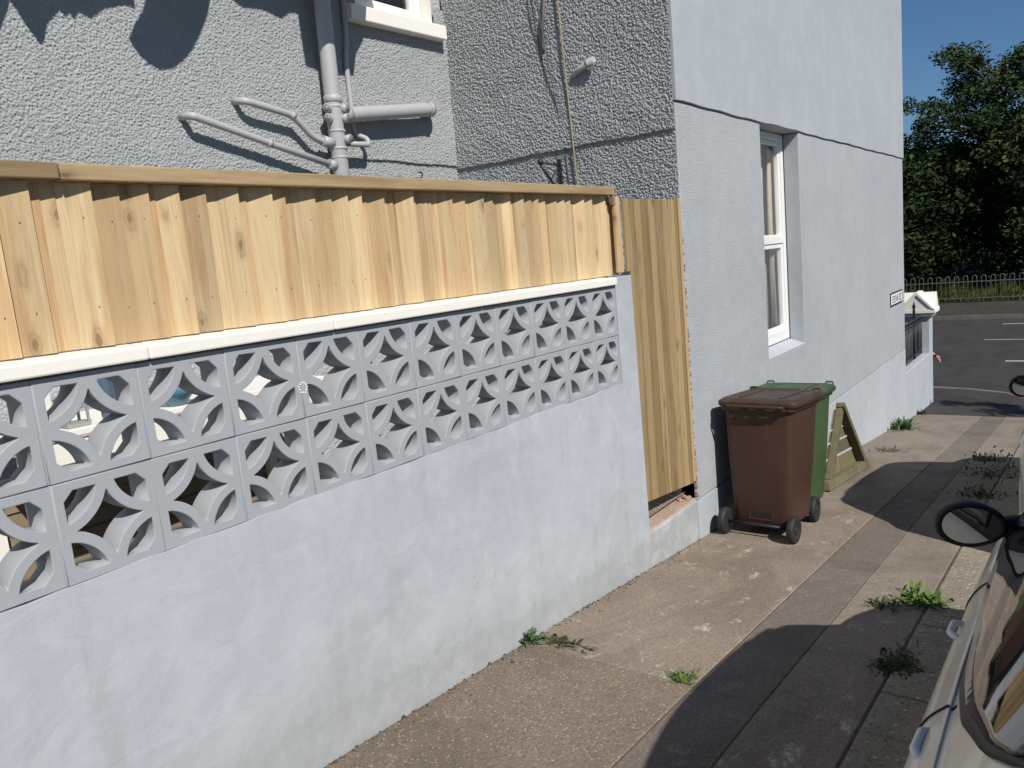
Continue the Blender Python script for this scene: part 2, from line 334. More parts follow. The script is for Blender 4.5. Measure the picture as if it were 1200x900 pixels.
bm = BM(); strip(bm, [36.2, 38, 60, 140], -90, 90, 0, 0, lambda x: float(np.interp(x, [36.2, 38, 60, 140], [-3.23, -3.1, -2.2, -1.2]))); struct(obj('verge', bm, 'earth'))
bm = BM(); strip(bm, [-6, 5.24], D+.09, 4.32, 0, 0, lambda x: -1.80); struct(obj('courtyard_floor', bm, 'concrete_slab'))

# ------------------------------------------------------------------ house
def stone_height(U, V, cell, seed, amp):
    r = np.random.default_rng(seed); nu, nv = int(U.max()/cell)+4, int(V.max()/cell)+4
    ju, jv = r.random((nu, nv)), r.random((nu, nv)); hh = r.random((nu, nv))**1.3*.8+.45; keep = r.random((nu, nv)) > .10; tx, ty = r.normal(0, .55, (nu, nv)), r.normal(0, .55, (nu, nv))
    cu, cv = np.floor(U/cell).astype(int)+1, np.floor(V/cell).astype(int)+1; best = np.zeros_like(U)
    for du in (-1, 0, 1):
        for dv in (-1, 0, 1):
            a, b = cu+du, cv+dv; pu, pv = (a-1+ju[a, b])*cell, (b-1+jv[a, b])*cell
            d2 = ((U-pu)**2+(V-pv)**2)/(cell*(.5+.35*hh[a, b]))**2
            best = np.maximum(best, np.where(keep[a, b], hh[a, b]*(1-d2)+(tx[a, b]*(U-pu)+ty[a, b]*(V-pv))/cell*np.clip(1.3-d2, 0, 1), 0))
    return best*amp
def rough_patch(name, u0, u1, z0, z1, place, sign, res, cell, amp, seed, lip=None, hole=None, parent=None, label=None, lipx=-9):
    nu, nv = int((u1-u0)/res)+1, int((z1-z0)/res)+1
    u = np.linspace(0, u1-u0, nu); v = np.linspace(0, z1-z0, nv); U, V = np.meshgrid(u, v, indexing='ij')
    H = .85*stone_height(U, V, cell, seed, amp)+.25*stone_height(U, V, cell*.6, seed+9, amp)+rng.normal(0, .0007, U.shape)+.0022*(np.sin(U*9+3*np.sin(V*5))*np.sin(V*8+2*np.sin(U*6)))
    H += .007+.005*np.sin(U*2.1+seed)*np.sin(V*1.7+1)
    if lip is not None:
        zz = V+z0; line = lip+.004*np.sin(U*3)+.003*np.sin(U*11+1)
        H += np.where((zz > line) & (U+u0 > lipx), .018, 0.0)*np.clip(1.35-(zz-line)*2.2, .25, 1)
    P = place(U+u0, V+z0, H).reshape(-1, 3)
    i = np.arange(nu-1)[:, None]*nv+np.arange(nv-1)[None, :]; F = np.stack([i, i+nv, i+nv+1, i+1], -1)
    if hole is not None:
        cu, cz = (U+u0)[:-1, :-1], (V+z0)[:-1, :-1]; F = F[~hole(cu, cz)]
    F = F.reshape(-1, 4)
    if sign < 0: F = F[:, ::-1]
    o = meshobj(name, P, F, 'roughcast', parent, smooth=True)
    if label: o['label'] = label
    return o
HX = 5.25; WY = 4.30
house = thing('house', (HX, D, gz(HX)), 'grey painted end house with smooth gable and pebbledashed rear wing', 'house')
rough_patch('wall', 1.55, HX, .30, 2.05, lambda u, v, h: np.stack([u, WY-h, v], -1), -1, .0031, .0102, .0082, 3, .826,
            lambda x, z: (x > 4.26) & (x < 5.10) & (z > 1.875), house, 'coarse pebbledash rear wing wall', 3.93)
rough_patch('wall', D+.006, WY, .28, 2.2, lambda u, v, h: np.stack([HX-h, u, v], -1), 1, .0034, .0118, .0098, 5, .80, None, house, 'coarse pebbledash return wall')
bm = BM(); box(bm, -6, HX, WY+.02, WY+.22, -2.2, 1.87); box(bm, -6, 4.255, WY+.02, WY+.22, 1.87, 4.6); box(bm, 5.105, HX, WY+.02, WY+.22, 1.87, 4.6); box(bm, 4.255, 5.105, WY+.02, WY+.22, 3.1, 4.6)
box(bm, -6, 1.55, WY, WY+.02, -2.2, 4.6); box(bm, 1.55, HX, WY, WY+.02, -2.2, .30); box(bm, 1.55, 4.2, WY, WY+.02, 2.05, 4.6); box(bm, HX+.0, HX+.2, D+.021, WY, -2.4, 4.6)
box(bm, HX-.0075, HX-.001, D+.12, WY, -2.4, .28); box(bm, HX-.0075, HX-.001, D+.01, WY, 2.2, 4.6)
obj('wall', bm, 'roughcast_far', house)
def holed(bm, xs, zs, skip, y0, y1, mi=0, wav=0):
    V = {}
    def vv(i, j, k):
        if (i, j, k) not in V: V[i, j, k] = bm.verts.new((xs[i], (y0, y1)[k], zs[j]))
        return V[i, j, k]
    cells = {(i, j) for i in range(len(xs)-1) for j in range(len(zs)-1) if (i, j) not in skip}
    for i, j in cells:
        bm.faces.new((vv(i, j, 0), vv(i+1, j, 0), vv(i+1, j+1, 0), vv(i, j+1, 0))); bm.faces.new((vv(i, j, 1), vv(i, j+1, 1), vv(i+1, j+1, 1), vv(i+1, j, 1)))
        for di, dj, a, b in ((-1, 0, (i, j), (i, j+1)), (1, 0, (i+1, j+1), (i+1, j)), (0, -1, (i+1, j), (i, j)), (0, 1, (i, j+1), (i+1, j+1))):
            if (i+di, j+dj) not in cells: bm.faces.new((vv(*a, 0), vv(*a, 1), vv(*b, 1), vv(*b, 0)))
WX0, WX1, WZ0, WZ1 = 6.96, 8.06, -1.075, .984
GE = 13.20
bm = BM(); holed(bm, [HX, WX0, WX1, GE], [-1.862, WZ0, WZ1], {(1, 1)}, D, D+.152); obj('wall', bm, 'gable_render', house, bevel=.010)['label'] = 'painted gable wall with tall window opening'
bm = BM()
n = 60; bot = [(HX-.004+(GE-HX+.008)*i/n, .984+.0035*math.sin(i*1.3)+.003*math.sin(i*.37+1)) for i in range(n+1)]
prism(bm, bot+[(GE+.004, 4.6), (HX-.004, 4.6)], D-.016, D+.20, 'XZ'); obj('wall', bm, 'band_render', house, bevel=.004, seg=1)['label'] = 'smoother upper gable render above the drip line'
bm = BM(); n = 70
def plz(x): return -1.868+.003*math.sin(x*5)+.0025*math.sin(x*13)
top = [(HX+(GE-HX)*i/n, plz(HX+(GE-HX)*i/n)) for i in range(n+1)]
prism(bm, top+[(GE, -3.4), (HX, -3.4)], D-.003, D+.2, 'XZ'); obj('plinth', bm, 'smooth_render', house, bevel=.003, seg=1)
bm = BM(); box(bm, GE-.2, GE, D+.21, 12, -3.4, 4.6); box(bm, HX+.2, GE-.2, 11.8, 12, -3.4, 4.6); box(bm, HX, GE-.21, D+.21, 11.8, 4.3, 4.35); obj('wall', bm, 'band_render', house)
bm = BM(); prism(bm, [(HX-.25, 4.55), (GE+.25, 4.55), (GE+.25, 4.72), (9.2, 7.4), (HX-.25, 4.72)], D-.06, 12.2, 'XZ'); obj('roof', bm, 'slate', house)
bm = BM(); prism(bm, [(WY-.22, 4.6), (11.5, 4.6), (11.5, 6.6), (WY-.22, 4.75)], -6.2, HX-.3, 'YZ'); obj('roof', bm, 'slate', house)
bm = BM(); box(bm, HX-.002, HX+.05, D-.0025, D+.02, -1.86, .2); bm.free()
# raw brick edge beside the gate
bm = BM()
for i in range(60):
    z = -1.83+random.random()**1.3*1.9; r_ = random.uniform(.003, .010)*(1.8 if z < -1.6 else 1)
    hexa(bm, [(HX-r_*.6+random.uniform(-.003, .006), D-.004-random.random()*.005, z), (HX+r_, D-.006, z+random.uniform(-.01, .01)), (HX+r_, D+.01, z), (HX-r_*.6, D+.01, z), (HX-r_*.3, D-.003, z+r_*1.5), (HX+r_*.7, D-.0045, z+r_*2.2), (HX+r_*.5, D+.01, z+r_*2), (HX-.003, D+.01, z+r_*2)])
be = obj('brick_edge', bm, 'brick_raw', house); be['label'] = 'chipped raw brick edge beside the gate'; be['kind'] = 'stuff'
# gable window
def window(x0, x1, z0, z1, y, parent, transom, sill, curtain_x, depth=.075):
    fw = .062; bm = BM(); a, b, c, d_ = x0+.004, x1-.004, z0+.004, z1-.004
    holed(bm, [a, a+fw, b-fw, b], [c, c+fw+.05, d_-fw, d_], {(1, 1)}, y, y+depth)
    w = obj('window', bm, 'upvc', parent, bevel=.006)
    s = .045
    zs = [c+fw+.05]+([transom-.028, transom+.028] if transom else [])+[d_-fw]
    bm = BM()
    pairs = [(zs[0], zs[1]), (zs[2], zs[3])] if transom else [(zs[0], zs[1])]
    if transom: box(bm, a+fw, b-fw, y+.006, y+depth-.01, transom-.028, transom+.028)
    for p, q_ in pairs:
        holed(bm, [a+fw+.002, a+fw+s, b-fw-s, b-fw-.002], [p+.002, p+s*.7, q_-s, q_-.002], {(1, 1)}, y+.018, y+depth-.012)
    obj('sash', bm, 'upvc', w, bevel=.005)
    bm = BM()
    for p, q_ in pairs: box(bm, a+fw+.02, b-fw-.02, y+.040, y+.046, p+.01, q_-.01)
    obj('pane', bm, 'window_glass', w)
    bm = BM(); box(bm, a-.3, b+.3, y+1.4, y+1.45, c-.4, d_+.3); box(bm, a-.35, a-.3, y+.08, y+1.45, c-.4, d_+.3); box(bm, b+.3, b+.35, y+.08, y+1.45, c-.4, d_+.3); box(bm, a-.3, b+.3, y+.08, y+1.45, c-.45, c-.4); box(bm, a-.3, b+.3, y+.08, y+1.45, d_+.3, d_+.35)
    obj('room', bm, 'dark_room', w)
    for cx0, cx1, zlo, cmat in curtain_x:
        n = 40; va, fa = [], []
        for i in range(n+1):
            x = cx0+(cx1-cx0)*i/n; yy = y+(.105 if cmat == 'curtain' else .155)+.014*math.sin(i*1.15)+.006*math.sin(i*2.9)
            for z in (zlo, (zlo+d_)/2, d_-.02): va.append((x, yy+.01*math.sin(z*4+i), z))
        for i in range(n):
            for j in (0, 1): fa.append((i*3+j, i*3+3+j, i*3+4+j, i*3+1+j))
        cu = meshobj('curtain', va, fa, cmat, w, smooth=True); so = cu.modifiers.new('t', 'SOLIDIFY'); so.thickness = .003
    return w
w1 = window(WX0, WX1, WZ0+.06, WZ1, D+.152, house, -.03, None, [(6.98, 7.62, -.98, 'curtain'), (7.90, 8.03, -.98, 'curtain'), (6.98, 8.30, -.98, 'net_curtain')])
w1['label'] = 'tall white two-light sash window in the gable'
bm = BM(); hexa(bm, [(WX0+.003, D-.002, WZ0+.001), (WX1-.003, D-.002, WZ0+.001), (WX1-.003, D+.16, WZ0+.001), (WX0+.003, D+.16, WZ0+.001), (WX0+.003, D-.002, WZ0+.010), (WX1-.003, D-.002, WZ0+.010), (WX1-.003, D+.16, WZ0+.058), (WX0+.003, D+.16, WZ0+.058)])
obj('sill', bm, 'smooth_render', w1, bevel=.008)
w2 = window(4.26, 5.10, 1.89, 3.08, WY+.10, house, None, None, []); w2['label'] = 'white window over the rear wing sill'
for x_ in (4.255, 5.101):
    bm = BM(); box(bm, x_, x_+.004, WY+.0, WY+.12, 1.88, 3.1); obj('reveal', bm, 'white_masonry', w2)
bm = BM(); hexa(bm, [(4.13, WY-.105, 1.775), (5.15, WY-.105, 1.79), (5.15, WY+.1, 1.79), (4.13, WY+.1, 1.775), (4.13, WY-.105, 1.876), (5.15, WY-.105, 1.896), (5.15, WY+.1, 1.91), (4.13, WY+.1, 1.90)]); obj('sill', bm, 'white_masonry', w2, bevel=.008)

# ------------------------------------------------------------------ soil pipe with its branches
PX, PY = 3.845, 4.185
soil = thing('soil_pipe', (PX, PY, -1.8), 'grey painted soil pipe with several waste branches on the pebbledash wall', 'drainpipe')
bm = BM(); tube(bm, [(PX+.018, PY, 4.4), (PX+.012, PY, 2), (PX, PY, 1.2), (PX, PY, -1.79)], .055, 24); obj('stack', bm, 'pipe_grey', soil)
bm = BM()
for z, h, r_ in ((1.195, .04, .063), (1.145, .012, .060), (.985, .012, .061), (.87, .012, .061), (.81, .010, .060), (2.3, .05, .063)):
    lathe(bm, [(.052, z-h/2-.006), (r_, z-h/2), (r_, z+h/2), (.052, z+h/2+.006)], 'Z', (PX+.003, PY, 0), 24)
obj('collar', bm, 'pipe_grey', soil)
bm = BM(); tube(bm, bend([(PX+.02, PY, 1.085), (4.0, PY-.015, 1.11), (4.86, PY-.015, 1.225), (4.90, WY+.02, 1.235)], .09, 8), .050, 20); obj('branch_pipe', bm, 'pipe_grey', soil)['label'] = 'thick branch pipe running to the corner'
bm = BM(); tube(bm, [(3.905, PY-.015, 1.098), (3.965, PY-.015, 1.106)], .058, 20); tube(bm, [(4.79, PY-.015, 1.216), (4.83, PY-.015, 1.222)], .056, 20); obj('collar', bm, 'pipe_grey', soil)
bm = BM(); tube(bm, bend([(2.755, WY+.01, 1.005), (2.77, PY+.01, .995), (3.28, PY+.01, .875), (PX, PY, .742)], .02, 4), .0225, 14); tube(bm, [(3.27, PY+.01, .8774), (3.30, PY+.01, .870)], .026, 14); tube(bm, [(3.745, PY+.003, .768), (3.80, PY+.002, .754)], .034, 14); obj('branch_pipe', bm, 'pipe_grey', soil)['label'] = 'long thin waste pipe sloping from the left'
bm = BM(); tube(bm, bend([(3.13, WY+.01, 1.13), (3.14, PY+.01, 1.118), (3.50, PY+.01, 1.062), (3.655, PY+.01, .925), (PX, PY, .895)], .06, 6), .0225, 14); tube(bm, [(3.48, PY+.01, 1.066), (3.51, PY+.01, 1.055)], .0265, 14); tube(bm, [(3.715, PY+.006, .918), (3.80, PY, .902)], .036, 14); obj('branch_pipe', bm, 'pipe_grey', soil)['label'] = 'cranked thin waste pipe'
bm = BM(); tube(bm, bend([(4.13, WY-.035, 2.0), (4.115, WY-.035, 1.66), (4.085, WY-.035, 1.5), (4.085, WY-.035, 1.0), (4.13, PY, .955), (4.115, PY-.02, .91), (PX+.03, PY-.02, .905)], .04, 5), .0185, 12); obj('branch_pipe', bm, 'pipe_grey', soil)['label'] = 'thin vertical waste pipe beside the stack'
def boss(p, d, r_=.029, ln=.058):
    bm = BM(); d = Vector(d).normalized(); p = Vector(p); e = p+d*ln
    tube(bm, [p, e, e, e-d*.04], [r_, r_, r_*.8, r_*.78], 16, True); return bm
for p, d in (((PX+.040, PY-.025, 1.128), (.12, -1, .06)), ((PX+.040, PY-.025, 1.064), (.12, -1, .06)), ((PX+.036, PY-.03, .925), (.1, -1, .06)), ((PX-.045, PY, 1.125), (-.8, -.6, .05)), ((PX-.045, PY, 1.06), (-.8, -.6, .05))):
    obj('boss', boss(p, d), 'pipe_grey', soil)
# overflow spout, cables and bracket on the return wall
bm = BM(); tube(bm, [(HX+.01, 3.13, 1.305), (5.215, 3.08, 1.318), (5.18, 2.905, 1.368)], .024, 16); tube(bm, [(5.188, 2.945, 1.357), (5.193, 2.97, 1.35)], .027, 16)
tag(obj('overflow_pipe', bm, 'pipe_grey', None, (HX, 2.93, 1.38)), 'short grey overflow pipe poking out of the pebbledash return wall', 'overflow pipe')
def cable(name, pts, r_, mat, label):
    bm = BM(); tube(bm, bend(pts, .1, 4), r_, 8); return tag(obj(name, bm, mat, None, pts[0]), label, 'cable', 'cables down the return wall')
cable('wall_cable', [(HX-.040, 3.185, 4.4), (HX-.040, 3.185, 1.85), (HX-.038, 3.150, .9), (HX-.028, 3.125, .1), (HX-.028, 3.12, -1.7)], .0065, 'cable_ochre', 'straight ochre cable clipped down the pebbledash return wall')
cable('wall_cable', [(HX-.075, 3.37, 4.4), (HX-.075, 3.345, 1.9), (HX-.05, 3.31, 1.5), (HX-.02, 3.235, .85), (HX-.02, 3.19, .1), (HX-.02, 3.19, -1.7)], .0045, 'cable', 'slack dark strand left of the ochre cable')
cable('wall_cable', [(HX-.02, 3.44, 4.4), (HX-.02, 3.42, 1.9), (HX-.018, 3.35, 1.2), (HX-.018, 3.29, .55), (HX-.02, 3.27, -1.7)], .004, 'cable', 'thin dark strand furthest from the house corner')  # two thin dark strands running down left of the ochre cable
bm = BM(); tube(bm, bend([(HX-.02, 3.30, 1.95), (HX-.05, 3.32, 1.72), (HX-.03, 3.355, 1.6), (HX-.022, 3.35, 1.52)], .05, 4), [.02, .018, .016]+[.01]*20 if False else .012, 8)
tag(obj('cable_joint', bm, 'cable', None, (HX, 3.3, 1.9)), 'dark knotted cable joint high on the return wall', 'cable')
br = thing('hanging_basket_bracket', (HX, 3.29, .6), 'black iron hanging basket bracket on the return wall above the fence', 'bracket')
bm = BM(); box(bm, HX-.028, HX-.010, 3.275, 3.303, .40, .735); obj('back_plate', bm, 'black_iron', br, bevel=.003)
bm = BM(); tube(bm, [(HX-.02, 3.29, .69), (4.97, 3.29, .695)], .006, 8); lathe(bm, [(.001, -.025), (.018, -.015), (.024, 0), (.018, .015), (.001, .025)], 'Z', (4.97, 3.29, .70), 12); tube(bm, [(4.97, 3.29, .68), (HX-.02, 3.29, .46)], .009, 8); tube(bm, [(HX-.02, 3.29, .64), (5.10, 3.29, .50)], .006, 8)
obj('arm', bm, 'black_iron', br)

# ------------------------------------------------------------------ garden wall with pierced screen blocks
gw = thing('garden_wall', (1.5, D, gz(1.5)), 'pale grey rendered garden wall topped with pierced screen blocks and white coping', 'wall')
BZ0, BZ1 = -.798, -.198; BX = .9307-.003
bm = BM(); xs = [-6+10.228*i/120 for i in range(121)]
prism(bm, [(x, BZ0+.0015+.004*math.sin(x*6.1)*math.sin(x*2.3)+.002*math.sin(x*29)) for x in xs]+[(4.2295, -.798), (4.2295, -.150), (4.4365, -.146), (4.474, -2.5), (-6, -1.6)], D-.004, D+.105, 'XZ')
obj('base_wall', bm, 'garden_render', gw, bevel=.004)
def block_mesh():
    a = .1485; f = .028; ri = .1235; ro = .1565; cu = bpy.data.curves.new('screen_block', 'CURVE'); cu.dimensions = '2D'; cu.fill_mode = 'BOTH'
    def spl(pts):
        s = cu.splines.new('POLY'); s.points.add(len(pts)-1); s.use_cyclic_u = True
        for p, (x, y) in zip(s.points, pts): p.co = (x, y, 0, 1)
    spl([(-a, -a), (a, -a), (a, a), (-a, a)])
    c = .028; th0 = math.asin(f/ri); 
    base = [(a-f-c, a-f), (a-f, a-f-c)]
    arc = [(a-ri*math.cos(t), a-ri*math.sin(t)) for t in np.linspace(math.pi/2-th0, th0, 14)]
    quad = base[::-1] if False else base+arc      # corner opening of the +x +y quarter
    for sx, sy in ((1, 1), (-1, 1), (-1, -1), (1, -1)): spl([(sx*x, sy*y) for x, y in quad])
    star = []; tm = math.acos(a/ro)
    for sx, sy in ((1, 1), (1, -1), (-1, -1), (-1, 1)):
        pts = [(a-ro*math.cos(t), a-ro*math.sin(t)) for t in np.linspace(tm+.015, math.pi/2-tm-.015, 14)]
        pts = [(p[0]*sx, p[1]*sy) for p in pts]
        star += pts if sx*sy < 0 else pts[::-1]
    # order the four arcs head to tail
    star = sorted(star, key=lambda p: math.atan2(p[1], p[0])); spl(star)
    cu.extrude = .049; cu.bevel_depth = .003; cu.bevel_resolution = 1; cu.offset = -.003
    o = bpy.data.objects.new('tmp_curve', cu); COL.objects.link(o); dg = bpy.context.evaluated_depsgraph_get()
    me = bpy.data.meshes.new_from_object(o.evaluated_get(dg)); bpy.data.objects.remove(o); bpy.data.curves.remove(cu)
    me.transform(Matrix.Rotation(R(90), 4, 'X')); me.name = 'screen_block'; me.materials.clear(); me.materials.append(M['block_paint']); return me
blk = block_mesh()
for row, zc in enumerate((BZ0+.15, BZ0+.45)):
    for i in range(-8, 11):
        o = bpy.data.objects.new('screen_block', blk); COL.objects.link(o); o.parent = gw
        o.location = Vector((BX+.3*i+.15, D+.0525+random.uniform(-.0015, .0015), zc))-WORLD[gw.name]; o.rotation_euler = (random.uniform(-.004, .004), random.uniform(-.006, .006), random.uniform(-.006, .006)) if True else (0, 0, 0)
bm = BM(); box(bm, -1.5, 4.2285, D+.006, D+.08, -.5005, -.4955)
for i in range(-7, 12):
    for z0, z1 in ((BZ0+.004, BZ0+.297), (BZ0+.303, BZ1-.004)): box(bm, BX+.3*i-.004, min(BX+.3*i+.004, 4.2288), D+.0022, D+.08, z0, z1)
obj('mortar', bm, 'block_paint', gw)
for a, b in ((-3.0, .30), (.302, 1.262), (1.264, 2.0), (2.002, 2.92), (2.922, 4.222)):
    bm = BM(); hexa(bm, [(a, D-.024, -.192), (b, D-.024, -.192), (b, D+.125, -.186), (a, D+.125, -.186), (a, D-.024, -.149), (b, D-.024, -.149), (b, D+.125, -.140), (a, D+.125, -.140)])
    obj('coping', bm, 'white_masonry', gw, (a, D, -.19), bevel=.006)
bm = BM()
for k in range(11):
    a = k*.571; r_ = .016+.004*math.sin(k*3.1); lathe(bm, [(.002, -.002), (.004, .0), (.0035, .002)], 'Y', (1.834+r_*math.cos(a)*1.1, D-.001, -.385+r_*math.sin(a)*1.2), 6)
obj('filler_blob', bm, 'white_masonry', gw)

# ------------------------------------------------------------------ close-boarded fence
FY = 2.412
fence = thing('wooden_fence', (2.5, FY, -.15), 'new honey coloured close-boarded fence panel behind the garden wall', 'fence')
x = -2.6
rs = random.Random(4)
while x < 4.42:
    narrow = rs.random() < .36; tl = rs.uniform(.018, .034)*(.4 if narrow else 1); w = rs.uniform(.028, .05) if narrow else rs.uniform(.062, .097)
    w = min(w, 4.445-x)
    y0 = FY+.014+(.003 if narrow else 0); zt = .3445; lean = rs.uniform(-.004, .004)
    bm = BM()
    hexa(bm, [(x-.018, y0-.001, -.1385), (x+w, y0-tl, -.1385), (x+w, y0-.002, -.1385), (x-.018, y0+.003, -.1385), (x-.018+lean, y0-.001, zt), (x+w+lean, y0-tl-.002, zt), (x+w+lean, y0-.003, zt), (x-.018+lean, y0+.003, zt)])
    if not narrow:
        for zz in (-.02+rs.uniform(-.01, .01), .24+rs.uniform(-.01, .01)):
            xn = x+w*rs.uniform(.6, .75); lathe(bm, [(.0027, y0-tl*.72-.004), (.0022, y0-tl*.72-.005), (.001, y0-tl*.72-.005)], 'Y', (xn, 0, zz), 8, 1)
    obj('fence_board', bm, ['fence_timber', 'nail_steel'], fence, (x, FY, -.15), bevel=.0015, seg=1); x += w
bm = BM(); box(bm, -2.62, 1.114, FY-.046, FY+.05, .349, .395); obj('top_rail', bm, 'rail_timber', fence, (-2, FY, .38), bevel=.004)
bm = BM(); box(bm, 1.117, 4.36, FY-.048, FY+.05, .346, .394); obj('top_rail', bm, 'rail_timber', fence, (1.2, FY, .38), bevel=.004)
bm = BM(); box(bm, 4.333, 4.359, FY-.047, FY-.022, .285, .3455); obj('end_batten', bm, 'rail_timber', fence, (4.51, FY, .3), bevel=.003)
for xp in (-.8, 4.26):
    bm = BM(); box(bm, xp, xp+.09, FY+.032, FY+.12, -1.8, .345); obj('post', bm, 'rail_timber', fence, (xp, FY, -1.8), bevel=.003)
bm = BM(); box(bm, -2.6, 4.44, FY+.019, FY+.029, -.05, .03); box(bm, -2.6, 4.44, FY+.019, FY+.029, .2, .28); obj('back_rail', bm, 'rail_timber', fence, (0, FY, 0))
bm = BM(); c = (2.68, FY, .395)
tube(bm, [(c[0]-.05, c[1], c[2]+.004), (c[0], c[1], c[2]+.006), (c[0]+.012, c[1], c[2]+.022), (c[0]+.004, c[1], c[2]+.034), (c[0]-.012, c[1], c[2]+.03)], .0035, 8)
tag(obj('wire_hook', bm, 'black_iron', None, c), 'small black wire hook on top of the fence rail', 'hook')
# ------------------------------------------------------------------ gate and its threshold
GYY = D+.008
gate = thing('wooden_gate', (4.85, GYY, -1.75), 'tall brown vertical-board gate between the garden wall and the house corner', 'gate')
x = 4.462; ws = [.10, .098, .102, .099, .10, .101, .10, .08]
k = 0
while x < 5.238:
    w = min(ws[k % 8], 5.24-x); zb = -1.635-(x-4.46)*.105; zt = .322+rs.uniform(-.003, .003)+(.012 if x > 5.14 else 0)
    xl = 4.40 if k == 0 else x; bm = BM()
    if k == 0: prism(bm, [(x, zb), (x+w-.006, zb-.01), (x+w-.006, zt), (4.425, zt), (4.425, -.125), (x, -.125)], GYY, GYY+.018, 'XZ')
    else: hexa(bm, [(x+.001, GYY, zb), (x+w-.006, GYY, zb-.01), (x+w-.006, GYY+.018, zb-.01), (x+.001, GYY+.018, zb), (x+.001, GYY, zt), (x+w-.006, GYY, zt), (x+w-.006, GYY+.018, zt), (x+.001, GYY+.018, zt)])
    obj('gate_board', bm, 'gate_timber', gate, (x, GYY, -1.7), bevel=.003); x += w; k += 1
bm = BM()
for z in (-1.45, -.6, .15): box(bm, 4.50, 5.20, GYY+.020, GYY+.055, z, z+.09)
obj('ledge', bm, 'gate_timber', gate, (4.5, GYY, -1.4))
bm = BM(); box(bm, 5.198, 5.238, GYY-.012, GYY-.001, -1.70, .334); obj('edge_strip', bm, 'fence_timber', gate, (5.2, GYY, -1.7), bevel=.003)
bm = BM(); box(bm, 4.347, 4.4235, D+.032, D+.050, -.125, .338); obj('end_board', bm, 'fence_timber', fence, (4.35, GYY, -.1), bevel=.003)
step = thing('gate_step', (4.86, D, gz(4.9)), 'worn concrete doorstep with pink top below the wooden gate', 'step')
bm = BM(); hexa(bm, [(4.478, D-.002, -2.4), (HX-.002, D-.002, -2.4), (HX-.002, D+.55, -2.4), (4.478, D+.55, -2.4), (4.478, D-.002, -1.842), (HX-.002, D-.002, -1.850), (HX-.002, D+.55, -1.850), (4.478, D+.55, -1.842)])
obj('riser', bm, 'step_face', step, bevel=.012)
bm = BM(); hexa(bm, [(4.478, D+.008, -1.860), (HX-.004, D+.008, -1.868), (HX-.004, D+.55, -1.868), (4.478, D+.55, -1.86), (4.478, D+.012, -1.832), (HX-.004, D+.012, -1.838), (HX-.004, D+.55, -1.832), (4.478, D+.55, -1.826)])
obj('tread', bm, 'terracotta_sill', step, bevel=.006)
bm = BM()
for i in range(26):
    x, y, r_ = 5.13+random.random()*.11, D+.03+random.random()*.16, random.uniform(.008, .022)
    lathe(bm, [(r_*1.1, -1.836), (r_, -1.836+r_*.5), (r_*.4, -1.836+r_*1.1)], 'Z', (x, y, 0), 5)
obj('brick_crumbs', bm, 'brick_raw', step)['kind'] = 'stuff'

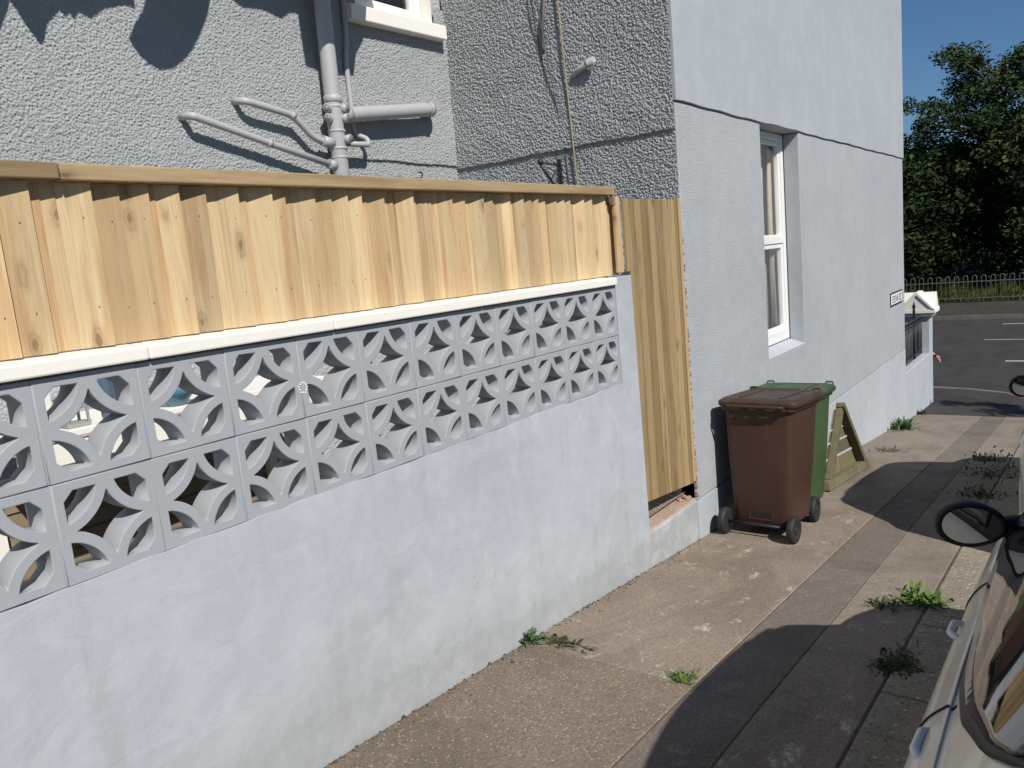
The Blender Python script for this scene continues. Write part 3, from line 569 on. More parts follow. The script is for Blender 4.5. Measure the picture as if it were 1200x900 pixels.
# ------------------------------------------------------------------ wheelie bins (built along +X, wheel side at -X)
def rrect(hx, hy, r, n=4):
    out = []
    for sx, sy, a0 in ((1, 1, 0), (-1, 1, 90), (-1, -1, 180), (1, -1, 270)):
        for k in range(n+1):
            a = R(a0+90*k/n); out.append((sx*(hx-r)+r*math.cos(a), sy*(hy-r)+r*math.sin(a)))
    return out
def loft(bm, secs, cap=True, mi=0, smooth=True):
    rings = [[bm.verts.new((x+cx, y, z)) for x, y in rrect(hx, hy, r)] for hx, hy, r, z, cx in secs]
    n = len(rings[0])
    for a, b in zip(rings, rings[1:]):
        for k in range(n):
            f = bm.faces.new((a[k], a[(k+1) % n], b[(k+1) % n], b[k])); f.smooth = smooth; f.material_index = mi
    if cap: bm.faces.new(rings[0][::-1]).material_index = mi; bm.faces.new(rings[-1]).material_index = mi
def wheelie(loc, body, lid, label, rzv, tilt, hz=0):
    t = thing('wheelie_bin', loc, label, 'wheelie bin', 'wheelie bins by the gable', rzv); t.rotation_euler = (0, tilt, rzv)
    bm = BM()
    loft(bm, [(.225, .205, .05, .085, .31), (.235, .215, .055, .12, .305), (.262, .242, .055, .55, .305), (.282, .258, .055, .93, .305), (.284, .260, .055, .945, .305)])
    loft(bm, [(.298, .272, .05, .945, .305), (.305, .278, .05, .955, .305), (.305, .278, .05, .985, .305), (.296, .270, .05, .99, .305)])
    o = obj('body', bm, body, t, local=True, bevel=.004)
    bm = BM(); box(bm, .066, .076, -.085, .085, .135, .185); obj('lift_slot', bm, 'trim_black', o, local=True)
    bm = BM(); box(bm, .062, .070, -.09, -.083, .13, .19); box(bm, .062, .070, .083, .09, .13, .19); box(bm, .058, .072, -.09, .09, .127, .135); obj('slot_rim', bm, body, o, local=True)
    bm = BM(); loft(bm, [(.318, .292, .055, .975, .315), (.325, .300, .06, .99, .315), (.325, .300, .06, 1.012, .315), (.318, .292, .062, 1.020, .317), (.300, .274, .07, 1.034, .320), (.27, .245, .075, 1.038, .323), (.262, .237, .07, 1.033, .323), (.12, .10, .05, 1.034, .33)])
    box(bm, .615, .672, -.12, .12, .996, 1.014)
    o = obj('lid', bm, lid, t, local=True, bevel=.004)
    bm = BM(); tube(bm, bend([(.05, -.20, .985+hz*.3), (-.035, -.205, .985+hz), (-.04, .205, .985+hz), (.05, .20, .985+hz*.3)], .03, 4), .013, 10); 
    for y in (-.205, -.06, .06, .205): box(bm, -.03, .03, y-.012, y+.012, .955, 1.012)
    tube(bm, [(.0, -.235, 1.005), (.0, .235, 1.005)], .010, 10)
    obj('handle', bm, lid, t, local=True, bevel=.002)
    bm = BM()
    for y in (-.15, .15): box(bm, .10, .56, y-.012, y+.012, 1.030, 1.0405)
    obj('lid_rib', bm, lid, o, local=True, bevel=.003)
    for y in (-.245, .245):
        bm = BM(); tube(bm, bend([(.585, y-.03, 1.01), (.60, y-.03, 1.05), (.60, y+.03, 1.05), (.585, y+.03, 1.01)], .015, 3), .007, 8); obj('lid_grip', bm, lid, o, local=True)
    bm = BM(); tube(bm, [(.02, -.235, .10), (.02, .235, .10)], .012, 10); obj('axle', bm, 'black_iron', t, local=True)
    for s in (-1, 1):
        bm = BM(); lathe(bm, [(.075, s*.232), (.095, s*.236), (.10, s*.246), (.10, s*.272), (.095, s*.282), (.06, s*.284), (.055, s*.274), (.02, s*.274), (.018, s*.284), (.001, s*.284)], 'Y', (.02, 0, .10), 30)
        obj('wheel', bm, 'rubber', t, local=True)
    return t
slope = math.atan(.1035)
wheelie((5.452, 1.972, gz(5.46)), 'brown_plastic', 'brown_lid', 'brown wheelie bin, the nearer of two, wheels towards the gate', R(-2.5), slope*.6)
wheelie((6.135, 2.02, gz(6.14)), 'green_plastic', 'green_lid', 'green wheelie bin parked behind the brown one', R(1.0), slope*.6, .075)
# ------------------------------------------------------------------ triangular timber frame
A, B, Cc = Vector((7.30, 2.02, gz(7.3)+.005)), Vector((8.83, 1.99, gz(8.83)+.005)), Vector((8.16, 2.085, -1.692))
tri = thing('timber_frame', A, 'mossy triangular timber frame with slats leaning by the gable wall', 'timber frame')
nrm = (B-A).cross(Cc-A).normalized()
if nrm.y > 0: nrm = -nrm
def beam(p, q_, w, th, inward, off=0.0):
    d = (q_-p).normalized(); s = (inward-d*inward.dot(d)).normalized(); bm = BM(); o0 = nrm*off
    pts = [p+o0, q_+o0, q_+s*w+o0, p+s*w+o0]; hexa(bm, [tuple(v) for v in pts]+[tuple(v+nrm*th) for v in pts]); return bm
cen = (A+B+Cc)/3
obj('frame_rail', beam(A-(B-A)*.0, B+(B-A)*.04, .085, .085, cen-A, 0), 'pallet_timber', tri, A, bevel=.005)
obj('frame_rail', beam(B+(A-B)*.06+(Cc-B)*.10, Cc, .06, .085, cen-B, .001), 'pallet_timber', tri, B, bevel=.005)
obj('frame_rail', beam(A+(Cc-A)*.12+(B-A)*.02, Cc+(B-A)*.01, .07, .06, cen-A, .002), 'pallet_timber', tri, Cc, bevel=.005)
for t0, t1 in ((.09, .30), (.335, .50), (.53, .66), (.685, .93)):
    bm = BM(); P = [A+(Cc-A)*t0, B+(Cc-B)*t0, B+(Cc-B)*t1, A+(Cc-A)*t1]; P = [v+(cen-v)*.03-nrm*.004 for v in P]
    hexa(bm, [tuple(v-nrm*.014) for v in P]+[tuple(v) for v in P]); obj('slat', bm, 'pallet_timber', tri, tuple(P[0]), bevel=.003)

# ------------------------------------------------------------------ front boundary: low wall, railing, gate pier
lw = thing('front_wall', (14.3, D, gz(14.3)), 'low grey rendered boundary wall between house and white-capped pier', 'wall')
bm = BM(); box(bm, GE+.004, 15.418, D+.002, D+.24, -3.6, -2.252); obj('wall', bm, 'smooth_render', lw, bevel=.012)
rl = thing('iron_railing', (14.3, 2.46, -2.25), 'black iron railing standing on the low front wall', 'railing')
bm = BM(); box(bm, GE+.03, 15.40, 2.452, 2.468, -1.68, -1.65); box(bm, GE+.03, 15.40, 2.452, 2.468, -2.17, -2.14); obj('rail', bm, 'black_iron', rl)
for i in range(20):
    x = GE+.08+i*.117; bm = BM(); tube(bm, [(x, 2.46, -2.25), (x, 2.46, -1.62)], .008, 8); lathe(bm, [(.008, -1.63), (.016, -1.60), (.001, -1.55)], 'Z', (x, 2.46, 0), 8); obj('bar', bm, 'black_iron', rl)
bm = BM(); box(bm, 14.69, 14.725, 2.445, 2.48, -2.25, -1.40); lathe(bm, [(.012, -1.40), (.03, -1.36), (.012, -1.31), (.001, -1.25)], 'Z', (14.7075, 2.4625, 0), 10); obj('finial_post', bm, 'black_iron', rl)
pr = thing('gate_pier', (15.58, 2.53, gz(15.6)), 'square grey gate pier with white gabled cap', 'pier')
bm = BM(); box(bm, 15.42, 15.75, D, 2.735, -3.6, -1.60)
obj('shaft', bm, 'smooth_render', pr, bevel=.008)
bm = BM(); box(bm, 15.37, 15.80, 2.285, 2.785, -1.60, -1.555); obj('cap_base', bm, 'white_masonry', pr, bevel=.008)
bm = BM(); x0, x1, y0, y1 = 15.34, 15.83, 2.235, 2.83; xm, ym = (x0+x1)/2, (y0+y1)/2; zb, ze, zt = -1.54, -1.475, -1.185
box(bm, x0, x1, y0, y1, zb, ze)
prism(bm, [(x0+.02, ze+.001), (x1-.02, ze+.001), (xm+.03, zt), (xm-.03, zt)], y0+.012, y1-.012, 'XZ'); prism(bm, [(y0+.02, ze+.002), (y1-.02, ze+.002), (ym+.03, zt+.002), (ym-.03, zt+.002)], x0+.012, x1-.012, 'YZ')
prism(bm, [(y0, ze+.0), (y0+.05, ze), (ym, zt-.035), (y1-.05, ze), (y1, ze), (ym+.02, zt+.012), (ym-.02, zt+.012)], x0-.008, x1+.008, 'YZ')
lathe(bm, [(.03, zt), (.025, zt+.02), (.001, zt+.03)], 'Z', (xm, ym, 0), 10)
obj('cap', bm, 'white_masonry', pr, bevel=.006)
# street name plate
sg = thing('name_plate', (12.56, D, -1.02), 'small white name plate with grey lettering at far end of gable', 'sign')
bm = BM(); box(bm, 12.17, 12.95, D-.014, D-.001, -1.095, -.945); obj('plate', bm, 'upvc', sg, bevel=.003)
bm = BM(); y = D-.0165
for x0, x1, z0, z1 in ((12.25, 12.43, -.992, -.978), (12.25, 12.43, -1.026, -1.014), (12.25, 12.43, -1.064, -1.050), (12.47, 12.485, -1.064, -.975), (12.53, 12.55, -1.064, -1.0), (12.585, 12.62, -1.06, -.98), (12.72, 12.74, -1.07, -.97), (12.78, 12.86, -.985, -.97), (12.78, 12.80, -1.07, -.97), (12.78, 12.86, -1.07, -1.055)): box(bm, x0, x1, y, y+.004, z0, z1)
obj('lettering', bm, 'slate', sg)
bm = BM(); holed(bm, [12.15, 12.165, 12.955, 12.97], [-1.115, -1.098, -.942, -.925], {(1, 1)}, D-.012, D-.001); obj('border', bm, 'trim_black', sg)

# ------------------------------------------------------------------ plants
def blades(n, L, spread, w, droop, seed, rise=.6, base=.02, axis=None):
    r = random.Random(seed); V, F = [], []
    for i in range(n):
        a = r.uniform(0, 2*math.pi); el = R(r.uniform(10, 80))*rise+R(8); l = L*r.uniform(.45, 1.1); bx, by = r.gauss(0, base), r.gauss(0, base)
        d = Vector((math.cos(a)*math.cos(el)*spread, math.sin(a)*math.cos(el)*spread, math.sin(el))); s = Vector((-math.sin(a), math.cos(a), 0)); p = Vector((bx, by, 0)); ww = w*r.uniform(.6, 1.2); m = len(V); K = 5
        for k in range(K+1):
            t = k/K; wd = ww*(math.sin(math.pi*(.12+.88*t))**.7*.95+.02); 
            V += [tuple(p-s*wd*(1 if k % 2 else .7)), tuple(p+s*wd*(1 if k % 2 else .7))]; p = p+d*(l/K); d = Vector((d.x, d.y, d.z-droop*(.4+t)))
        for k in range(K): F.append((m+2*k, m+2*k+1, m+2*k+3, m+2*k+2))
    return V, F
def weed(loc, n, L, mat, label, seed, spread=1, w=.008, droop=.22, base=.02, cat='weed', stretch=(1, 1, 1), name='weed'):
    V, F = blades(n, L, spread, w, droop, seed, .8, base); V = [(v[0]*stretch[0], v[1]*stretch[1], max(v[2], .001)*stretch[2]) for v in V]
    o = meshobj(name, V, F, mat, local=True); o.location = (loc[0], loc[1], gz(loc[0])+.002); return tag(o, label, cat, 'weeds in the pavement joints')
weed((3.02, 2.305), 46, .11, 'weed_grey', 'grey-green tuft growing at the foot of the garden wall', 1, 1, .012, .25, .012)
weed((3.09, 2.16), 70, .06, 'moss', 'low trailing weed along the slab joint near the garden wall', 2, 1, .008, .3, .05, stretch=(.6, 1.6, .7))
weed((3.04, 1.47), 60, .065, 'weed_green', 'small bright tuft at the corner of the speckled slab', 3, 1, .006, .25, .025)
weed((4.62, .76), 130, .115, 'weed_green', 'leafy bright weed by the kerb near the wing mirror', 4, 1, .012, .22, .05)
weed((4.45, .90), 26, .10, 'moss', 'small dark weed left of the leafy kerb weed', 14, 1, .008, .25, .03)
weed((12.1, 2.20), 120, .24, 'weed_grey', 'grey-green weed at the foot of the house wall near the pier', 5, 1, .02, .22, .09)
weed((10.0, 1.98), 30, .16, 'moss', 'flat dry weed on the slabs beyond the timber frame', 6, 1, .010, .3, .09, stretch=(1, 1, .5))
weed((3.66, .71), 420, .035, 'moss', 'dark weed along the kerb in the near car shadow', 7, 1, .005, .25, .05, stretch=(2.0, .9, .8))
weed((8.8, .80), 260, .065, 'moss', 'spreading dark weed in the far car shadow', 8, 1, .012, .22, .20, stretch=(2.2, .8, .8))
weed((7.75, .80), 160, .06, 'moss', 'dark weed by the kerb behind the far car', 9, 1, .012, .22, .12, stretch=(1.5, .9, .9))
weed((9.75, .95), 40, .15, 'moss', 'little weed at the edge of the far car shadow', 10, 1, .012, .22, .06)
weed((14.15, 2.28), 50, .14, 'moss', 'dark weed at the corner of tarmac and low wall', 12, 1, .010, .22, .05)
bm = BM(); r = random.Random(33)
for i in range(620):
    x = r.uniform(.4, 5.3) if r.random() < .75 else r.uniform(5.3, 14); y = D-.008-abs(r.gauss(0, .018))-(.0 if r.random() < .8 else r.random()*.12); q_ = r.uniform(.002, .006)*(1.6 if r.random() < .06 else 1)
    lathe(bm, [(q_*1.1, gz(x)-.001), (q_, gz(x)+q_*.6), (q_*.3, gz(x)+q_*1.1)], 'Z', (x, y, 0), 5, r.choices((0, 1, 2), (.6, .25, .15))[0])
tag(obj('grit', bm, ['joint_dirt', 'moss', 'kerb_stone']), 'dark grit and moss crumbs gathered along the foot of the walls', 'grit', kind='stuff')
# trees
def leaves(V, F, mi, c, rad, n, size, r, flat=.7, m=0):
    for i in range(n):
        u = r.random()**.45; a = r.uniform(0, 2*math.pi); z = r.uniform(-1, 1); s = math.sqrt(1-z*z)
        p = Vector((c[0]+rad*u*s*math.cos(a), c[1]+rad*u*s*math.sin(a), c[2]+rad*flat*u*z))
        d1 = Vector((r.gauss(0, 1), r.gauss(0, 1), r.gauss(0, .6))).normalized(); d2 = d1.orthogonal().normalized(); d2 = (d2*math.cos(a*3)+d1.cross(d2)*math.sin(a*3)); l = size*r.uniform(.6, 1.3); k = len(V)
        V += [tuple(p-d1*l), tuple(p-d2*l*.45), tuple(p+d1*l), tuple(p+d2*l*.45)]; F.append((k, k+1, k+2, k+3)); mi.append(m)
def make_tree(name, base, H, crown_r, n_limb, n_leaf, size, seed, label, mats, clump=.9, low=.35, flat=.65, group='trees across the main road', lean=(0, 0), openness=1.0):
    r = random.Random(seed); t = thing(name, base, label, 'tree', group)
    bm = BM(); V, F, mi = [], [], []
    def trunk_pt(s): return Vector((lean[0]*s*s+.15*math.sin(s*5+seed), lean[1]*s*s+.12*math.sin(s*4+seed*2), H*s))
    tube(bm, [trunk_pt(k/8*.93)-Vector((0, 0, .3 if k == 0 else 0)) for k in range(9)], [H*.022*(1-.85*k/8)+.015 for k in range(9)], 9)
    for i in range(n_limb):
        s = low+(.93-low)*(i+r.random())/n_limb; p0 = trunk_pt(s); a = i*2.4+r.uniform(-.5, .5)
        reach = crown_r*(math.sin(math.pi*min(1, (s-low)/(1-low)*.80+.18))**.7)*r.uniform(.7, 1.12); up = H*.10*r.uniform(.3, 1.5)
        p1 = p0+Vector((math.cos(a)*reach*.5, math.sin(a)*reach*.5, up*.7)); p2 = p0+Vector((math.cos(a+.15)*reach, math.sin(a+.15)*reach, up))
        tube(bm, [p0, p1, p2], [H*.007, H*.004, H*.0018], 6)
        for j in range(4):
            tt = .35+.65*j/3; q_ = p1.lerp(p2, (tt-.5)*2) if tt > .5 else p0.lerp(p1, tt*2)
            side = Vector((r.gauss(0, .35), r.gauss(0, .35), r.uniform(-.1, .45)))*clump; e = q_+side
            tube(bm, [q_, e], [H*.0022, H*.001], 5, False)
            leaves(V, F, mi, e, clump*r.uniform(.55, 1.05), max(6, int(n_leaf*r.uniform(.6, 1.3))), size, r, flat, r.choices(range(len(mats)), [.6, .3, .1][:len(mats)])[0])
    obj('trunk', bm, 'bark', t, local=True); meshobj('crown', V, F, mats, t, mi=mi, local=True); return t
LM = ['leaf_dark', 'leaf_mid', 'leaf_olive']
make_tree('ash_tree', (40.5, 3.75, -3.1), 9.8, 3.6, 50, 165, .085, 3, 'tall open-crowned tree rising above the others across the main road', ['leaf_mid', 'leaf_dark', 'leaf_olive'], .85, .36, .62, lean=(0, -.3))
DT = [((38.4, 7.0, -3.1), 5.9, 2.4, 'dense dark tree just right of the house corner'), ((38.6, 1.5, -3.1), 6.6, 2.7, 'dense dark tree at the right, in front of the tall one'), ((39.5, -3.6, -3.1), 8.6, 3.3, 'broad dark tree beyond the right edge of the photo'),
      ((40, 11.5, -3.1), 8.2, 3.2, 'dark tree hidden furthest behind the house'), ((45, 6.2, -2.9), 6.0, 3.0, 'dark tree in the second row behind the tall one'), ((45, .3, -2.9), 7.6, 3.4, 'dark tree in the second row at the right'), ((41, -9.5, -3.1), 8.4, 3.4, 'dark tree furthest right along the railings'), ((50, 3.2, -2.7), 6.4, 3.4, 'dark tree deep behind the trunk of the tall tree'), ((50, 9.0, -2.7), 5.4, 3.2, 'dark tree deep behind the house corner'), ((50, -2.8, -2.7), 7.4, 3.6, 'dark tree deep in the back row at the right')]
for i, (p, H, cr, lb) in enumerate(DT):
    make_tree('broadleaf_tree', p, H, cr, 40, 125, .125, 20+i, lb, LM, 1.05, .08, .75)
for i, y in enumerate((9.5, 6.2, 3.9, 1.4, -1.2, -4.0, -7.2)):
    r = random.Random(70+i); V, F, mi = [], [], []
    for k in range(26): leaves(V, F, mi, (r.gauss(0, .5), r.gauss(0, .95), .35+r.random()*1.7), .55, 70, .085, r, .8, r.choices((0, 1), (.75, .25))[0])
    o = meshobj('shrub', V, F, ['leaf_dark', 'leaf_mid'], mi=mi, local=True); o.location = (37.9+r.random()*.4, y, -3.15); tag(o, ['leafy dark shrub behind the railings and far behind the house', 'dark shrub behind the railings at the house corner', 'dark shrub behind the railings under the tall tree', 'dark shrub behind the railings at the right', 'dark shrub past the right end of view', 'dark shrub beside the broad tree', 'dark shrub furthest right along the railings'][i], 'shrub', 'shrubs behind the railings')
V, F = [], []; r = random.Random(5)
for i in range(9000):
    p = Vector((r.uniform(36.25, 38.2), r.uniform(-9, 12), 0)); p.z = -3.23+(p.x-36.2)*.07; h = r.uniform(.18, .75)*(.7+.5*math.sin(p.y*1.7)**2); a = r.uniform(0, 6.28); s = Vector((math.cos(a), math.sin(a), 0))*.016; q_ = p+Vector((r.gauss(0, .12), r.gauss(0, .12), h)); k = len(V)
    V += [tuple(p-s), tuple(p+s), tuple(q_)]; F.append((k, k+1, k+2))
o = meshobj('grass', V, F, 'grass_green'); tag(o, 'long rough grass growing behind the far bow-top railings', 'grass', kind='stuff')
# bow-top railings
bf = thing('bow_top_railing', (36.1, 4, -3.24), 'weathered bow-top metal railing along the far pavement', 'railing')
bm = BM(); r0, r1 = -8.5, 10.5
for z in (-3.08, -2.43): box(bm, 36.085, 36.115, r0, r1, z, z+.03)
obj('rail', bm, 'rail_steel', bf)
y = r0; cnt = 0
hm = None
while y < r1-.2 and cnt < 60:
    if hm is None:
        bm = BM(); pts = [(0, 0, 0), (0, 0, .98)]+[(0, .078-.078*math.cos(a), .98+.085*math.sin(a)) for a in np.linspace(.3, math.pi-.3, 7)]+[(0, .156, .98), (0, .156, 0)]
        tube(bm, pts, .011, 6); o = obj('hoop', bm, 'rail_steel', bf, local=True); hm = o
    else: o = hm.copy(); COL.objects.link(o); o.parent = bf
    o.location = (0, y-4, .0); y += .315; cnt += 1

# ------------------------------------------------------------------ cars
def cr(xs, ys, x):
    xs, ys = np.array(xs, float), np.array(ys, float); m = np.gradient(ys, xs); i = int(np.clip(np.searchsorted(xs, x)-1, 0, len(xs)-2)); h = xs[i+1]-xs[i]; t = np.clip((x-xs[i])/h, 0, 1)
    return (2*t**3-3*t**2+1)*ys[i]+(t**3-2*t**2+t)*h*m[i]+(-2*t**3+3*t**2)*ys[i+1]+(t**3-t**2)*h*m[i+1]
class CarShape:
    def __init__(s, L, roofz, base_w, stations):
        s.x = [p[0] for p in stations]; s.st = stations; s.L = L
    def prof(s, x):
        f = lambda k: float(cr(s.x, [p[k] for p in s.st], x))
        zc, wr, wb, ws, zb = f(1), f(2), f(3), f(4), f(5)     # centre height, roof-edge half width, window-base half width, shoulder half width, window-base height
        ze = max(zc-.07, zb+.01)
        return [(ws-.10, .19), (ws-.03, .30), (ws-.008, .55*min(1, zb/.9)), (ws, .84*zb), (ws-.022, .925*zb), (wb+.025, .978*zb), (wb, zb), (wr+(wb-wr)*.45, zb+(ze-zb)*.55), (wr, ze), (wr-.09, ze+.052*min(1, (zc-zb)*3)), (wr*.45, zc-.004), (0, zc)]
    def P(s, x, v, side=1, off=0):
        pr_ = s.prof(x); k = np.arange(len(pr_)); y = float(cr(k, [p[0] for p in pr_], v)); z = float(cr(k, [p[1] for p in pr_], v))
        p = Vector((x, side*y, z))
        if off:
            e = .004; a = s.P(min(x+e, s.L), v, side)-s.P(max(x-e, 0), v, side); b = s.P(x, min(v+e, 11), side)-s.P(x, max(v-e, 0), side); n_ = a.cross(b)
            if n_.length > 1e-9:
                n_.normalize(); n_ = n_ if n_.y*side+n_.z*.6 > 0 else -n_; p += n_*off
        return p
def car(shape, loc, rot, paint, label, mirror_at, win, lwheel, glassv=(6.02, 8.0), handles=(1.60, .90), vlow=None):
    t = thing('parked_car', loc, label, 'car', 'cars parked along the kerb'); t.rotation_euler = rot; L = shape.L
    nx, nv = 110, 46; V, F = [], []
    xs = [L*(.5-.5*math.cos(math.pi*(i/nx)))*.5+.5*L*i/nx for i in range(nx+1)]; vs = [11*j/nv for j in range(nv+1)]
    for side in (1, -1):
        k0 = len(V); V += [tuple(shape.P(x, v, side)) for x in xs for v in vs]
        for i in range(nx):
            for j in range(nv):
                q_ = k0+i*(nv+1)+j; c = [(V[q_][m]+V[q_+nv+2][m])/2 for m in range(3)]
                if any(math.hypot(c[0]-w, c[2]-.29) < .335 for w in lwheel) and abs(c[1]) > .4: continue
                f = (q_, q_+1, q_+nv+2, q_+nv+1); F.append(f if side < 0 else f[::-1])
    for i in (0, nx):      # close nose and tail
        k = len(V); ring = [shape.P(xs[i], v, 1) for v in vs]+[shape.P(xs[i], v, -1) for v in vs[::-1]]; V += [tuple(p) for p in ring]; F.append(tuple(range(k, k+len(ring))))
    body = meshobj('body', V, F, paint, t, smooth=True, local=True)
    bm = BM(); box(bm, .2, L-.2, -.60, .60, .2, .6); obj('underbody', bm, 'trim_black', t, local=True)
    def patch(name, pts_fn, nu, nw, mat, off, par, both=True):
        for side in ((1, -1) if both else (1,)):
            V, F = [], []
            for i in range(nu+1):
                for j in range(nw+1):
                    x, v = pts_fn(i/nu, j/nw); V.append(tuple(shape.P(x, v, side, off)))
            for i in range(nu):
                for j in range(nw):
                    q_ = i*(nw+1)+j; f = (q_, q_+1, q_+nw+2, q_+nw+1); F.append(f if side < 0 else f[::-1])
            o = meshobj(name, V, F, mat, par, smooth=True, local=True); so = o.modifiers.new('t', 'SOLIDIFY'); so.thickness = .004; so.offset = 0
            yield o
    x0, x1, x2, x3 = win       # rear bottom, rear top, front top, front bottom of the side glass
    def wfn(grow):
        def fn(u, w):
            ww = w; lo, hi = glassv; v = lo+(hi-lo)*(ww*(1+2*grow)-grow)
            rc = .20*max(0, 1-ww*3.0)**2.2+.05*max(0, (ww-.75)*4)**2 if True else 0
            a = x0+(x1-x0)*ww+rc-grow*.6; b = x3+(x2-x3)*ww+grow*.6; return a+(b-a)*(u**1.35), v
        return fn
    def chord(name, grow, mat, off):
        nu, nw = 44, 12
        for side in (1, -1):
            V, F = [], []
            for i in range(nu+1):
                for j in range(nw+1):
                    w_ = j/nw; a = vlow[0][0]-grow*.5; b = x3+(x2-x3)*w_+grow*.6-(.36-.20*w_ if grow < 0 else 0); x = a+(b-a)*(i/nu)**1.2
                    lo = float(np.interp(x, [p[0] for p in vlow], [p[1] for p in vlow]))
                    A_, B_ = shape.P(x, lo, side), shape.P(x, 8.05, side); d_ = B_-A_; n_ = Vector((0, side*d_.z, -side*d_.y)).normalized()
                    if n_.y*side < 0: n_ = -n_
                    ww = w_*(1+2*grow)-grow*1.0; V.append(tuple(A_+d_*ww+n_*(off+.003*math.sin(math.pi*min(max(ww, 0), 1)))))
            for i in range(nu):
                for j in range(nw):
                    q_ = i*(nw+1)+j; f = (q_, q_+1, q_+nw+2, q_+nw+1); F.append(f if side < 0 else f[::-1])
            o = meshobj(name, V, F, mat, t, smooth=True, local=True); so = o.modifiers.new('t', 'SOLIDIFY'); so.thickness = .005; so.offset = 0
    if vlow: chord('window_seal', .055, 'trim_black', .006); chord('side_window', -.015, 'car_glass', .013)
    else: list(patch('window_seal', wfn(.055), 40, 12, 'trim_black', .004, t)); list(patch('side_window', wfn(-.02), 40, 12, 'car_glass', .009, t))
    list(patch('windscreen', lambda u, w: (x2+.12+(x3+.42-x2-.12)*u, 8.3+2.7*w), 12, 10, 'car_glass', .006, t)); list(patch('rear_window', lambda u, w: ((.30+.62*u) if vlow else (.10+.28*u), 8.7+2.3*w), 8, 8, 'car_glass', .006, t))
    list(patch('headlight', lambda u, w: (L-.34+.22*u, 3.6+1.6*w), 8, 6, 'lamp_clear', .006, t)); list(patch('tail_light', lambda u, w: (.045+.16*u, 4.2+2.6*w), 8, 6, 'lamp_red', .006, t))
    pm = (x0+x3)/2+.1
    for xg in (x0+.02, pm, x3+.05): list(patch('door_gap', lambda u, w: (xg+.004*w-(.05*max(0, u-.8)), .8+5.1*u), 30, 1, 'trim_black', .002, t))
    for w in lwheel:
        for s in (1, -1):
            bm = BM(); pts = []
            for k in range(25):
                an = R(-14+208*k/24); xx, zz = w+.338*math.cos(an), .29+.338*math.sin(an); vv_ = min((abs(shape.P(xx, v_, 1).z-zz), v_) for v_ in np.linspace(0, 5, 51))[1]; pts.append((xx, s*(shape.P(xx, vv_, 1).y-.012), zz))
            tube(bm, pts, .030, 8); obj('wheel_arch', bm, paint, t, local=True)
            bm = BM(); lathe(bm, [(.20, s*.60), (.27, s*.62), (.285, s*.65), (.285, s*.76), (.27, s*.785), (.20, s*.79)], 'Y', (w, 0, .285), 32); wo = obj('wheel', bm, 'rubber', t, local=True)
            bm = BM(); lathe(bm, [(.20, s*.785), (.19, s*.765), (.06, s*.77), (.05, s*.785), (.001, s*.785)], 'Y', (w, 0, .285), 32)
            for k in range(7): a = k*2*math.pi/7; tube(bm, [(w+.05*math.cos(a), s*.778, .285+.05*math.sin(a)), (w+.19*math.cos(a), s*.778, .285+.19*math.sin(a))], .02, 6)
            obj('wheel_trim', bm, 'hub_silver', wo, local=True)
    for s in (1, -1):
        xm, ym, zm, nx_, a_, b_ = mirror_at; c = Vector((xm, s*ym, zm)); nn = Vector((-1, -nx_*s, -.06)).normalized(); uu = Vector((nn.y, -nn.x, 0)).normalized(); vv = uu.cross(nn).normalized()
        if vv.z < 0: vv = -vv
        V, F = [], []; NS = 32; prof_ = [(.81, 0), (.90, .012), (1.0, .004), (1.02, -.02), (.97, -.055), (.80, -.095), (.5, -.122), (.0, -.13)]
        for r_, h in prof_:
            for k in range(NS):
                an = 2*math.pi*k/NS; V.append(tuple(c+uu*a_*r_*math.cos(an)+vv*b_*r_*math.sin(an)*(1+.08*math.cos(an))+nn*h))
        for i in range(len(prof_)-1):
            for k in range(NS): F.append((i*NS+k, i*NS+(k+1) % NS, (i+1)*NS+(k+1) % NS, (i+1)*NS+k))
        mo = meshobj('wing_mirror', V, F, 'trim_black', t, smooth=True, local=True)
        V = [tuple(c+uu*a_*.82*math.cos(2*math.pi*k/NS)+vv*b_*.82*math.sin(2*math.pi*k/NS)*(1+.08*math.cos(2*math.pi*k/NS))+nn*.003) for k in range(NS)]
        go = meshobj('mirror_glass', V, [tuple(range(NS))], 'mirror_glass', mo, local=True); so = go.modifiers.new('t', 'SOLIDIFY'); so.thickness = .003; so.offset = -1
        bm = BM(); b0 = shape.P(xm+.10, 6.2, s); tube(bm, [c+Vector((.05, -s*a_*.7, -.01)), c.lerp(b0, .6)+Vector((.05, 0, -.015)), b0+Vector((.02, -s*.03, -.01))], [.038, .036, .05], 10); obj('mirror_arm', bm, 'trim_black', mo, local=True)
        for xh in handles:
            bm = BM(); b0 = shape.P(xh, 4.0 if xh > 1.5 else 4.25, s); o_ = Vector((0, s*.018, .008)) if xh > 1.5 else Vector((0, s*.004, .006)); tube(bm, bend([b0+Vector((-.06, -s*.012, 0)), b0+Vector((-.045, 0, 0))+o_, b0+Vector((.045, 0, 0))+o_, b0+Vector((.06, -s*.012, 0))], .035, 5), .009, 10); lathe(bm, [(.05, -.001), (.045, .004), (.001, .005)], 'Y', (b0.x, b0.y+s*.001, b0.z), 16) if False else None; obj('door_handle', bm, 'white_plastic', t, local=True)
    return t
